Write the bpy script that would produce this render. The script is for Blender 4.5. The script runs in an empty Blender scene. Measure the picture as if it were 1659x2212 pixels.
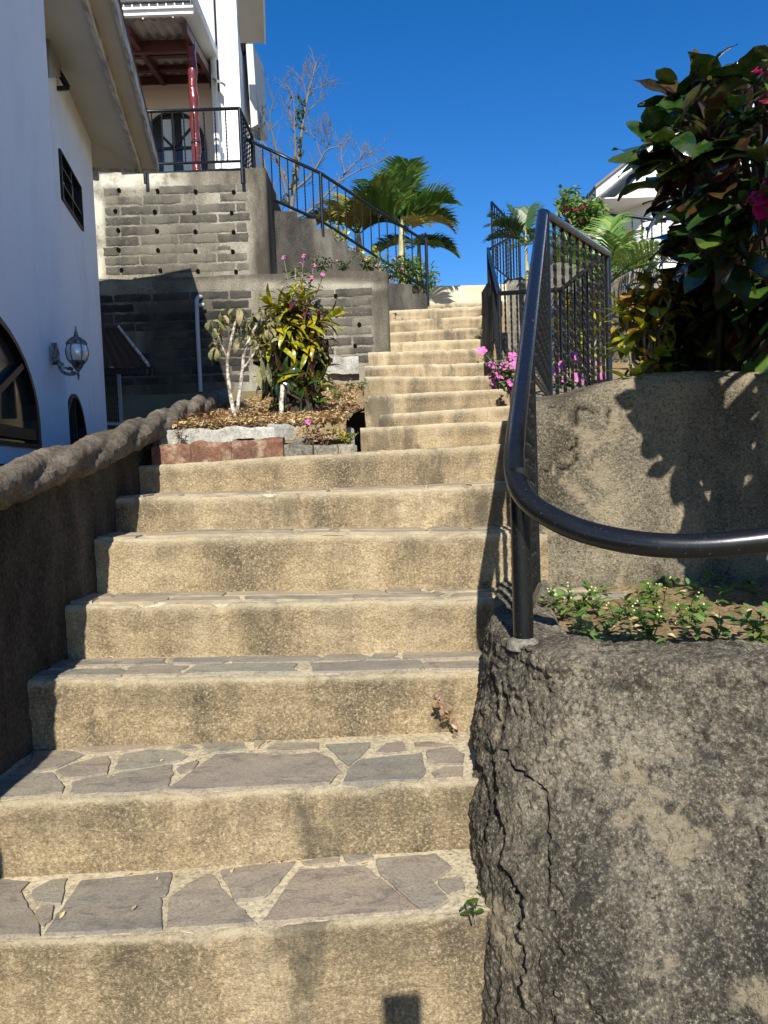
import bpy, bmesh, math, random
import numpy as np
from mathutils import Vector, Matrix, Euler
random.seed(7)
SC = bpy.context.scene
COL = SC.collection
PI = math.pi
R = math.radians
V = Vector
# ------------------------------------------------------------------ camera model (photo sketch units, 1659 x 2212)
PITCH, ROLL = R(3.65), R(-2.0)
F, CX, CY = 1661.0, 829.5, 1106.0
ROT = Euler((PI / 2 - PITCH, 0, 0)).to_matrix() @ Matrix.Rotation(ROLL, 3, 'Z')
ROTI = ROT.transposed()
def ray(x, y):
    return ROT @ V(((x - CX) / F, -(y - CY) / F, -1.0))
def P(x, y, Y):
    d = ray(x, y)
    return d * (Y / d.y)
def PZ(x, y, Z):
    d = ray(x, y)
    return d * (Z / d.z)
def PX(x, y, X):
    d = ray(x, y)
    return d * (X / d.x)
def HP(x, y, pt, n):
    d = ray(x, y)
    return d * (pt.dot(n) / d.dot(n))
def px(p):
    c = ROTI @ p
    return CX + F * c.x / -c.z, CY - F * c.y / -c.z
_RI = np.array(ROTI)
def px_np(A):
    c = A @ _RI.T
    return CX + F * c[:, 0] / -c[:, 2], CY - F * c[:, 1] / -c[:, 2]
cam = bpy.data.objects.new('camera', bpy.data.cameras.new('camera'))
COL.objects.link(cam)
cam.rotation_euler = ROT.to_euler()
cam.data.sensor_width = 36.0
cam.data.lens = 36.0 * F / 2212.0
cam.data.clip_start = 0.02
cam.data.clip_end = 3000
SC.camera = cam

# ------------------------------------------------------------------ numpy noise
def _h(ix, iy, iz, s):
    n = (ix * 374761393 + iy * 668265263 + iz * 2147483647 + s * 974634521) & 0xFFFFFFFF
    n = ((n ^ (n >> 13)) * 1274126177) & 0xFFFFFFFF
    n = ((n ^ (n >> 16)) * 2246822519) & 0xFFFFFFFF
    return (n & 0xFFFF) / 32767.5 - 1.0
def vnoise(A, scale=1.0, s=0):
    q = np.asarray(A, float) * np.asarray(scale, float)
    i = np.floor(q).astype(np.int64)
    f = q - i
    f = f * f * (3 - 2 * f)
    r = 0
    for a in (0, 1):
        wx = f[:, 0] if a else 1 - f[:, 0]
        for b in (0, 1):
            wy = f[:, 1] if b else 1 - f[:, 1]
            for c in (0, 1):
                wz = f[:, 2] if c else 1 - f[:, 2]
                r = r + wx * wy * wz * _h(i[:, 0] + a, i[:, 1] + b, i[:, 2] + c, s)
    return r
def fbm(A, scale, octv=4, s=0, gain=.5):
    r, a, sc = 0, 1.0, np.asarray(scale, float) * np.ones(3)
    for k in range(octv):
        r = r + a * vnoise(A, sc, s + k * 7)
        a *= gain
        sc = sc * 2.03
    return r
def ridge(A, scale, octv=3, s=0):
    r, a, sc = 0, 1.0, np.asarray(scale, float) * np.ones(3)
    for k in range(octv):
        r = r + a * (1 - 2 * np.abs(vnoise(A, sc, s + k * 11)))
        a *= .5
        sc = sc * 2.1
    return r
def polydist(xs, ys, poly):
    best = np.full(len(xs), 1e9)
    for (x0, y0), (x1, y1) in zip(poly[:-1], poly[1:]):
        dx, dy = x1 - x0, y1 - y0
        t = np.clip(((xs - x0) * dx + (ys - y0) * dy) / (dx * dx + dy * dy + 1e-9), 0, 1)
        best = np.minimum(best, np.hypot(xs - x0 - t * dx, ys - y0 - t * dy))
    return best

# ------------------------------------------------------------------ materials
class Mat:
    def __init__(s, name):
        s.m = bpy.data.materials.new(name)
        s.m.use_nodes = True
        s.nt = s.m.node_tree
        s.N, s.L = s.nt.nodes, s.nt.links
        s.b = s.N['Principled BSDF']
        s.out = s.N['Material Output']
        s._pos = None
    def node(s, t, **kw):
        n = s.N.new(t)
        for k, v in kw.items():
            setattr(n, k, v)
        return n
    def pos(s, scale=(1, 1, 1)):
        if s._pos is None:
            s._pos = s.node('ShaderNodeNewGeometry')
        if tuple(scale) == (1, 1, 1):
            return s._pos.outputs['Position']
        m = s.node('ShaderNodeMapping')
        m.inputs['Scale'].default_value = scale
        s.L.new(s._pos.outputs['Position'], m.inputs['Vector'])
        return m.outputs['Vector']
    def noise(s, scale, detail=6, rough=.55, vec=None, dist=0):
        n = s.node('ShaderNodeTexNoise')
        n.inputs['Scale'].default_value = scale
        n.inputs['Detail'].default_value = detail
        n.inputs['Roughness'].default_value = rough
        n.inputs['Distortion'].default_value = dist
        s.L.new(vec if vec else s.pos(), n.inputs['Vector'])
        return n.outputs['Fac']
    def voro(s, scale, feature='F1', vec=None):
        n = s.node('ShaderNodeTexVoronoi', feature=feature)
        n.inputs['Scale'].default_value = scale
        s.L.new(vec if vec else s.pos(), n.inputs['Vector'])
        return n.outputs['Distance']
    def ramp(s, fac, stops, interp='LINEAR'):
        r = s.node('ShaderNodeValToRGB')
        r.color_ramp.interpolation = interp
        e = r.color_ramp.elements
        while len(e) < len(stops):
            e.new(.5)
        for k, (p, c) in enumerate(stops):
            e[k].position = p
            e[k].color = (c, c, c, 1) if not hasattr(c, '__len__') else (*c, 1)
        s.L.new(fac, r.inputs['Fac'])
        return r.outputs['Color']
    def mix(s, fac, a, b, mode='MIX'):
        m = s.node('ShaderNodeMix', data_type='RGBA', blend_type=mode)
        for sock, v in ((m.inputs[0], fac), (m.inputs[6], a), (m.inputs[7], b)):
            if isinstance(v, bpy.types.NodeSocket):
                s.L.new(v, sock)
            elif hasattr(v, '__len__'):
                sock.default_value = (*v, 1)
            else:
                sock.default_value = v
        return m.outputs[2]
    def math(s, op, a, b=0):
        m = s.node('ShaderNodeMath', operation=op)
        for sock, v in ((m.inputs[0], a), (m.inputs[1], b)):
            if isinstance(v, bpy.types.NodeSocket):
                s.L.new(v, sock)
            else:
                sock.default_value = v
        return m.outputs[0]
    def color(s, c):
        if isinstance(c, bpy.types.NodeSocket):
            s.L.new(c, s.b.inputs['Base Color'])
        else:
            s.b.inputs['Base Color'].default_value = (*c, 1)
        return s
    def rough(s, v, spec=.5, metal=0):
        if isinstance(v, bpy.types.NodeSocket):
            s.L.new(v, s.b.inputs['Roughness'])
        else:
            s.b.inputs['Roughness'].default_value = v
        s.b.inputs['Specular IOR Level'].default_value = spec
        s.b.inputs['Metallic'].default_value = metal
        return s
    def bump(s, h, dist=.004, strength=1):
        b = s.node('ShaderNodeBump')
        b.inputs['Distance'].default_value = dist
        b.inputs['Strength'].default_value = strength
        s.L.new(h, b.inputs['Height'])
        s.L.new(b.outputs['Normal'], s.b.inputs['Normal'])
        return s
    def attr(s, name):
        a = s.node('ShaderNodeAttribute', attribute_name=name)
        return a.outputs['Fac']
    def island(s):
        if s._pos is None:
            s._pos = s.node('ShaderNodeNewGeometry')
        return s._pos.outputs['Random Per Island']

LASTM = [None]
def concrete(name, dark, mid, light, streak=.25, big=2.2, lo=.42, hi=.62, bdist=.006, bstr=.9, rough=.95, speck=.55, tops=None, pit=.42, gs=85):
    m = Mat(name)
    LASTM[0] = m
    st = m.noise(big, 7, .62, m.pos((1, 1, streak)), .3)
    st2 = m.noise(big * 2.7, 6, .6, m.pos((1, 1, .55)))
    f = m.math('ADD', m.math('MULTIPLY', st, .65), m.math('MULTIPLY', st2, .35))
    c = m.ramp(f, [(lo, dark), ((lo + hi) / 2, mid), (hi, light)])
    g = m.noise(gs, 6, .78)
    c = m.mix(m.ramp(g, [(.36, 1), (.5, 0)]), c, m.mix(1, c, (pit, pit * .97, pit * .92), 'MULTIPLY'))
    c = m.mix(m.ramp(g, [(.52, 0), (.66, speck)]), c, tuple(min(1, x * 1.35) for x in light))
    if tops:
        c = m.mix(m.ramp(m.noise(9, 5, .7), [(.62, 0), (.7, .6)]), c, tops)
    m.color(c).rough(rough, .2)
    h = m.math('ADD', m.math('MULTIPLY', m.noise(gs * .8, 6, .72), .9), m.math('MULTIPLY', m.noise(gs * 2.4, 3, .7), .4))
    m.bump(h, bdist, bstr)
    return m

def make_mats():
    M = {}
    M['riser'] = concrete('stair_concrete', (.165, .132, .085), (.43, .328, .19), (.62, .49, .305), .22, 2.6, .37, .62, .013, 1.0, speck=.8, pit=.55, gs=125)
    m_ = M['riser_m'] = LASTM[0]
    c0 = m_.b.inputs['Base Color'].links[0].from_socket
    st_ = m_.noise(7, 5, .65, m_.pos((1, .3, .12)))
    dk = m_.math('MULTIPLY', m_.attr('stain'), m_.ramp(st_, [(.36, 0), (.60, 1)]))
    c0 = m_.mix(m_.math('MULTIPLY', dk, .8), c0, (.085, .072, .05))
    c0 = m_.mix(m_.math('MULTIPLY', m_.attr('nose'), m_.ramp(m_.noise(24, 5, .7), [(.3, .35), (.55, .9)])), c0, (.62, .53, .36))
    bp_ = m_.ramp(m_.noise(2.9, 8, .72, m_.pos((1, .6, .38))), [(.545, 0), (.63, .72)])
    c0 = m_.mix(bp_, c0, (.105, .092, .066))
    m_.color(c0)
    del M['riser_m']
    M['mortar'] = concrete('joint_mortar', (.30, .255, .17), (.46, .39, .26), (.58, .50, .34), 1, 5, .35, .6, .003, .6)
    m = Mat('slate')
    f = m.noise(5, 6, .6, m.pos((1, 2.2, 1)), .8)
    base = m.ramp(m.island(), [(0, (.30, .235, .175)), (.25, (.235, .225, .175)), (.5, (.26, .215, .17)), (.75, (.20, .188, .155)), (1, (.34, .265, .19))])
    c = m.mix(m.ramp(f, [(.35, 0), (.7, .75)]), base, m.mix(1, base, (1.5, 1.5, 1.4), 'MULTIPLY'))
    c = m.mix(m.ramp(m.noise(7, 8, .72, m.pos((1, 2.8, 1)), 1.5), [(.50, 0), (.60, .55)]), c, (.30, .235, .17))
    c = m.mix(m.ramp(m.noise(11, 7, .7, m.pos((1, 2, 1)), 1.0), [(.38, .55), (.48, 0)]), c, (.105, .098, .088))
    c = m.mix(m.ramp(m.noise(160, 3, .7), [(.35, .5), (.55, 0)]), c, (.09, .08, .07))
    c = m.mix(m.ramp(m.noise(14, 6, .7), [(.6, 0), (.75, .5)]), c, (.36, .31, .22))
    m.color(c).rough(.75, .3)
    m.bump(m.math('ADD', m.noise(22, 7, .6), m.math('MULTIPLY', m.noise(140, 3, .6), .3)), .004, .7)
    M['slate'] = m
    m = Mat('dusty_slate')
    base = m.ramp(m.island(), [(0, (.26, .215, .16)), (.5, (.20, .18, .145)), (1, (.32, .26, .18))])
    m.color(m.mix(m.ramp(m.noise(8, 6, .7), [(.42, 0), (.65, .8)]), base, (.45, .37, .24))).rough(.9, .2)
    m.bump(m.noise(40, 6, .65), .004, .8)
    M['slate_dusty'] = m
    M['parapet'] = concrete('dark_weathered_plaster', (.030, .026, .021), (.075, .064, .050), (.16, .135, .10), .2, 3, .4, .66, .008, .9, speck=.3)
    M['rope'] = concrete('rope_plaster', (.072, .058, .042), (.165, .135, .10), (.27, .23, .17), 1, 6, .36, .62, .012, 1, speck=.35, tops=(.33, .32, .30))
    # rocky near wall with pale scuffs as a stain attribute
    for nm, dark, mid, light, lo, hi in (('wall_near', (.070, .062, .048), (.235, .205, .150), (.50, .43, .31), .39, .63),
                                         ('wall_back', (.115, .098, .070), (.275, .238, .17), (.50, .42, .28), .37, .60)):
        m = concrete('retaining_' + nm, dark, mid, light, .45, 2.6, lo, hi, .020, 1, speck=.9 if nm == 'wall_near' else .65, pit=.38, gs=125)
        c0 = m.b.inputs['Base Color'].links[0].from_socket
        s_ = m.attr('stain')
        grain = m.ramp(m.noise(26, 6, .75), [(.34, 0), (.55, 1)])
        e_ = m.math('ADD', s_, m.math('MULTIPLY', m.math('SUBTRACT', m.noise(22, 8, .8), .5), 3.2))
        c = m.mix(m.ramp(e_, [(.42, 0), (1.0, .92)]), c0, (.44, .365, .24))
        if nm == 'wall_near':
            c = m.mix(m.ramp(m.noise(30, 7, .8, m.pos((1, 1, .8))), [(.40, .85), (.50, 0)]), c, (.055, .049, .040))
            c = m.mix(m.ramp(m.noise(55, 6, .8), [(.56, 0), (.66, .6)]), c, (.50, .44, .32))
        pit = m.ramp(m.noise(70, 6, .8), [(.33, 1), (.45, 0)])
        c = m.mix(pit, c, (.03, .026, .022))
        cr = m.attr('crack')
        c = m.mix(cr, c, (.02, .018, .015))
        m.color(c)
        M[nm] = m
    # old block wall
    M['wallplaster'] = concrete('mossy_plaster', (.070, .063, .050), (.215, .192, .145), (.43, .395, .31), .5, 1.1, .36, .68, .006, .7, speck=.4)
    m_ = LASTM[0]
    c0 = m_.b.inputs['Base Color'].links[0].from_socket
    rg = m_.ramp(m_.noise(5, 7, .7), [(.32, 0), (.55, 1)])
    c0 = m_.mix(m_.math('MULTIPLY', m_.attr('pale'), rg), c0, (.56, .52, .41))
    c0 = m_.mix(m_.math('MULTIPLY', m_.attr('grime_shade'), m_.ramp(m_.noise(2.2, 7, .7, m_.pos((1, 1, .3))), [(.36, .25), (.58, 1)])), c0, (.062, .053, .040))  # real grime plus the shade painted on the lower-left wall
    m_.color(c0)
    m = Mat('concrete_block')
    base = m.ramp(m.island(), [(0, (.085, .077, .060)), (.4, (.12, .108, .084)), (.75, (.16, .145, .112)), (1, (.21, .187, .142))])
    c = m.mix(m.ramp(m.noise(3, 6, .65, m.pos((1, 1, .5))), [(.45, 0), (.65, .75)]), base, (.038, .036, .032))
    c = m.mix(m.ramp(m.noise(30, 5, .7), [(.55, 0), (.75, .6)]), c, (.26, .24, .2))
    m.color(c).rough(.95, .2)
    m.bump(m.noise(60, 6, .7), .01, .9)
    M['block'] = m
    M['darkblock'] = concrete('old_dark_concrete', (.035, .032, .028), (.09, .082, .068), (.19, .17, .135), .2, 2, .38, .66, .006, .8, speck=.35)
    m = Mat('damp_block')  # block colour darkened to deepen the house shadow on the lower wall
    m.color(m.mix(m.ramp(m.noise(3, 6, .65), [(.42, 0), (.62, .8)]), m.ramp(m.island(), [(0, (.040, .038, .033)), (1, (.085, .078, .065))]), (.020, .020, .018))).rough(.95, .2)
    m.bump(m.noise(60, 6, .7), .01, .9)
    M['shadeblock'] = m
    M['hole'] = Mat('hole_black').color((.006, .006, .006)).rough(1, 0)
    M['slab'] = concrete('pale_slab', (.17, .16, .135), (.36, .345, .30), (.48, .465, .41), .6, 5, .36, .62, .003, .6, speck=.3)
    M['curb'] = concrete('grey_curb', (.09, .085, .07), (.19, .175, .14), (.33, .29, .22), .8, 6, .35, .65, .006, .9)
    m = concrete('red_brick', (.10, .066, .046), (.185, .090, .058), (.27, .145, .09), .8, 7, .34, .60, .006, .8, speck=.1)
    c0 = m.b.inputs['Base Color'].links[0].from_socket
    m.color(m.mix(m.ramp(m.noise(16, 7, .75), [(.52, 0), (.68, .8)]), c0, (.42, .34, .24)))
    M['brick'] = m
    M['cream'] = concrete('cream_render', (.42, .37, .25), (.56, .50, .36), (.64, .58, .44), .8, 1.6, .3, .6, .003, .4, speck=.1)
    # white house paint
    m = Mat('white_paint')
    c = m.mix(m.ramp(m.noise(2.2, 7, .7, m.pos((1, 1, .55))), [(.48, 0), (.75, .5)]), (.84, .85, .88), (.58, .60, .66))
    c = m.mix(m.ramp(m.noise(5, 6, .7), [(.58, 0), (.8, .3)]), c, (.62, .62, .65))
    m.color(c).rough(.85, .2)
    m.bump(m.math('ADD', m.noise(9, 5, .6), m.math('MULTIPLY', m.noise(60, 4, .6), .25)), .008, .6)
    M['white'] = m
    M['white2'] = Mat('white_wall').rough(.85, .2)
    m = M['white2']
    m.color(m.mix(m.ramp(m.noise(2, 5, .6), [(.45, 0), (.8, .3)]), (.80, .81, .82), (.62, .64, .67)))
    m.bump(m.noise(12, 4, .6), .01, .4)
    M['pink'] = Mat('pink_plaster').rough(.9, .2)
    m = M['pink']
    m.color(m.mix(m.noise(2, 5, .6), (.70, .56, .47), (.60, .47, .39)))
    M['soffit'] = Mat('soffit_paint').rough(.9, .2)
    m = M['soffit']
    m.color(m.mix(m.ramp(m.noise(3, 5, .6), [(.4, 0), (.7, .6)]), (.60, .575, .53), (.50, .475, .43)))
    m = Mat('weathered_fascia')
    m.color(m.mix(m.ramp(m.noise(14, 6, .7, m.pos((1, .3, 1))), [(.42, 0), (.6, 1)]), (.62, .61, .57), (.30, .285, .26))).rough(.9, .2)
    M['fascia'] = m
    m = Mat('roof_tile')
    m.color(m.mix(m.noise(6, 5), (.16, .13, .11), (.24, .2, .17))).rough(.9)
    M['roof'] = m
    m = Mat('corrugated_sheet')
    m.color(m.mix(m.ramp(m.noise(4, 5, .65), [(.4, 0), (.65, .7)]), (.36, .33, .30), (.19, .16, .14))).rough(.8, .3)
    M['sheet'] = m
    M['rusty'] = Mat('rusty_sheet').color((.036, .024, .019)).rough(.9, .2)
    M['redwood'] = Mat('red_brown_paint').color((.085, .022, .020)).rough(.5, .4)
    m = Mat('red_column')
    m.color(m.mix(m.ramp(m.noise(25, 4, .6), [(.55, 0), (.7, .5)]), (.14, .022, .018), (.24, .07, .05))).rough(.22, .6)
    m.bump(m.noise(18, 3), .02, .4)
    M['redcol'] = m
    M['orange'] = Mat('orange_wood').color((.50, .135, .045)).rough(.5)
    M['curtain'] = Mat('curtain_cloth').color((.62, .61, .6)).rough(.9, .1)
    m = Mat('dark_glass')
    m.color((.012, .014, .016)).rough(.06, .5)
    M['glass'] = m
    m = Mat('tinted_glass')
    m.color((.035, .033, .03)).rough(.12, .4)
    M['glass2'] = m
    M['winframe'] = Mat('black_window_frame').color((.012, .012, .013)).rough(.45, .4)
    # railing paint
    m = Mat('black_railing_paint')
    c = m.mix(m.ramp(m.noise(38, 5, .7, m.pos((1, 1, .5))), [(.60, 0), (.76, .35)]), (.0075, .008, .009), (.03, .032, .036))
    c = m.mix(m.ramp(m.noise(160, 3, .7), [(.66, 0), (.70, .6)]), c, (.12, .12, .12))
    m.color(c)
    m.rough(m.ramp(m.noise(14, 5, .7), [(.35, .24), (.7, .34)]), .5)
    m.bump(m.noise(30, 4, .6), .0007, .4)
    M['rail'] = m
    M['bar'] = Mat('black_bar_paint').color((.010, .0105, .011)).rough(.62, .22)
    M['redpaint'] = Mat('red_primer').color((.42, .035, .03)).rough(.6)
    m = Mat('lamp_metal')
    m.color(m.mix(m.ramp(m.noise(60, 5, .7), [(.42, 0), (.62, .8)]), (.03, .028, .026), (.36, .35, .32))).rough(.4, .6, .3)
    M['lampmetal'] = m
    m = Mat('lamp_glass')
    m.color((.74, .74, .72)).rough(.16, .9, .25)
    M['lampglass'] = m
    M['pvc'] = Mat('grey_pvc').color((.40, .42, .45)).rough(.4, .5)
    M['whitemetal'] = Mat('white_metal').color((.75, .75, .73)).rough(.5)
    M['creammetal'] = Mat('cream_metal').color((.68, .62, .48)).rough(.5)
    M['camwhite'] = Mat('grey_plastic').color((.3, .31, .33)).rough(.5)
    # ground
    m = Mat('dry_soil')
    c = m.ramp(m.noise(9, 8, .7), [(.3, (.20, .135, .07)), (.5, (.34, .245, .13)), (.7, (.47, .36, .21))])
    c = m.mix(m.ramp(m.noise(70, 4, .7), [(.38, .8), (.5, 0)]), c, (.12, .08, .045))
    m.color(c).rough(1, .1)
    m.bump(m.math('ADD', m.noise(25, 7, .7), m.math('MULTIPLY', m.noise(110, 3), .4)), .02, 1)
    M['soil'] = m
    m = Mat('hill_earth')
    m.color(m.ramp(m.noise(.6, 8, .65), [(.35, (.10, .085, .045)), (.6, (.19, .15, .085))])).rough(1, .1)
    M['earth'] = m
    # plants
    def leafmat(name, stops, mott=None, rough=.35, trans=.22, spec=.5, mscale=45):
        m = Mat(name)
        c = m.ramp(m.island(), stops)
        if mott:
            c = m.mix(m.ramp(m.noise(mscale, 4, .6), [(.47, 0), (.56, mott[1])]), c, mott[0])
        m.color(c).rough(rough, spec)
        m.bump(m.noise(40, 3), .004, .35)
        if trans:
            t = m.node('ShaderNodeBsdfTranslucent')
            m.L.new(c, t.inputs['Color'])
            mx = m.node('ShaderNodeMixShader')
            mx.inputs[0].default_value = trans
            m.L.new(m.b.outputs[0], mx.inputs[1])
            m.L.new(t.outputs[0], mx.inputs[2])
            m.L.new(mx.outputs[0], m.out.inputs['Surface'])
        return m
    M['croton'] = leafmat('dark_croton_leaf', [(0, (.008, .022, .008)), (.22, (.014, .050, .010)), (.4, (.022, .036, .010)), (.46, (.055, .012, .015)),
                          (.60, (.030, .009, .011)), (.70, (.070, .034, .011)), (.82, (.016, .060, .012)), (.92, (.075, .15, .018)), (1, (.012, .020, .010))], ((.085, .10, .018), .4), .16, .12, .9, 16)
    M['croton_y'] = leafmat('yellow_croton_leaf', [(0, (.10, .17, .012)), (.3, (.20, .22, .012)), (.5, (.05, .10, .012)), (.72, (.10, .028, .018)),
                            (.86, (.36, .30, .015)), (1, (.06, .11, .012))], ((.46, .38, .012), .85), .3, .22, .5, 48)
    M['croton_b'] = leafmat('bright_croton_leaf', [(0, (.09, .19, .018)), (.35, (.19, .28, .022)), (.55, (.42, .36, .02)), (.75, (.22, .06, .02)), (1, (.06, .13, .018))],
                            ((.46, .38, .02), .6), .25, .22, .6, 30)
    M['redleaf'] = leafmat('red_croton_leaf', [(0, (.085, .016, .014)), (1, (.15, .035, .025))], None, .35, .2)
    M['wilted'] = leafmat('wilted_leaf', [(0, (.12, .14, .05)), (.4, (.26, .24, .10)), (.7, (.05, .065, .03)), (1, (.34, .28, .15))], ((.34, .30, .14), .6), .6, .2, .3, 30)
    M['palm'] = leafmat('palm_leaf', [(0, (.06, .16, .035)), (.5, (.12, .245, .05)), (.85, (.22, .30, .065)), (1, (.36, .34, .09))], None, .4, .2)
    M['palm_y'] = leafmat('yellow_palm_leaf', [(0, (.12, .15, .03)), (.6, (.24, .22, .045)), (1, (.36, .28, .07))], None, .45, .25)
    M['palm_b'] = leafmat('bluish_palm_leaf', [(0, (.035, .08, .035)), (.6, (.06, .12, .05)), (1, (.12, .16, .05))], None, .4, .2)
    M['green'] = leafmat('small_green_leaf', [(0, (.040, .095, .015)), (.5, (.085, .16, .022)), (1, (.16, .22, .035))], None, .45, .3)
    M['weed'] = leafmat('weed_leaf', [(0, (.07, .15, .04)), (.5, (.13, .23, .06)), (.9, (.22, .30, .09)), (1, (.26, .08, .06))], None, .5, .3)
    M['vine'] = leafmat('vine_leaf', [(0, (.02, .045, .018)), (1, (.04, .075, .025))], None, .5, .2)
    M['litter'] = leafmat('dry_leaf', [(0, (.34, .22, .10)), (.3, (.52, .37, .18)), (.6, (.64, .48, .25)), (.85, (.42, .26, .11)), (1, (.70, .58, .36))], None, .8, .1, .2)
    M['redcover'] = leafmat('red_succulent_leaf', [(0, (.15, .05, .035)), (.35, (.24, .10, .06)), (.7, (.20, .15, .06)), (1, (.40, .26, .14))], None, .45, .2)
    M['magenta'] = leafmat('magenta_petal', [(0, (.52, .012, .13)), (1, (.68, .03, .22))], None, .5, .35, .3)
    M['pinkpetal'] = leafmat('pink_petal', [(0, (.62, .12, .42)), (1, (.74, .22, .55))], None, .5, .3, .3)
    M['whitepetal'] = Mat('pale_bud').color((.5, .52, .22)).rough(.6)
    M['bark'] = Mat('grey_bark').rough(.9, .2)
    m = M['bark']
    m.color(m.mix(m.ramp(m.noise(30, 6, .7), [(.4, 0), (.6, 1)]), (.15, .115, .09), (.31, .27, .22)))
    M['darkbark'] = Mat('dark_bark').color((.055, .044, .034)).rough(.9, .2)
    M['palebark'] = Mat('pale_lichen_bark').rough(.9, .2)
    m = M['palebark']
    m.color(m.mix(m.ramp(m.noise(40, 6, .7), [(.45, 0), (.55, 1)]), (.20, .155, .11), (.55, .52, .46)))
    M['twig'] = Mat('bare_twig').color((.155, .142, .128)).rough(.9, .2)
    M['palmtrunk'] = Mat('palm_crownshaft').rough(.6, .3)
    m = M['palmtrunk']
    m.color(m.ramp(m.noise(5, 5, .6, m.pos((1, 1, 2))), [(.35, (.28, .28, .12)), (.6, (.46, .42, .24))]))
    M['phone'] = Mat('phone_black').color((.01, .01, .01)).rough(.3)
    for k in list(M):
        M[k] = M[k].m
    return M
M = make_mats()

# ------------------------------------------------------------------ object helpers
ORG = {}
def thing(name, label, cat, loc, group=None):
    o = bpy.data.objects.new(name, None)
    COL.objects.link(o)
    o.location = loc
    o.empty_display_size = .1
    o['label'] = label
    o['category'] = cat
    if group:
        o['group'] = group
    ORG[o.name] = V(loc)
    return o
def tag(o, label=None, cat=None, group=None, kind=None):
    for k, v in (('label', label), ('category', cat), ('group', group), ('kind', kind)):
        if v:
            o[k] = v
    return o
def link_mesh(name, me, parent, mats):
    if not isinstance(mats, (list, tuple)):
        mats = [mats]
    for m in mats:
        me.materials.append(m)
    o = bpy.data.objects.new(name, me)
    COL.objects.link(o)
    if parent:
        org = ORG[parent.name]
        me.transform(Matrix.Translation(-org))
        o.parent = parent
        ORG[o.name] = org
    else:
        ORG[o.name] = V((0, 0, 0))
    return o
def orth(d):
    d = d.normalized()
    a = V((0, 0, 1)) if abs(d.z) < .95 else V((1, 0, 0))
    s = d.cross(a).normalized()
    return s, s.cross(d).normalized()

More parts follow.
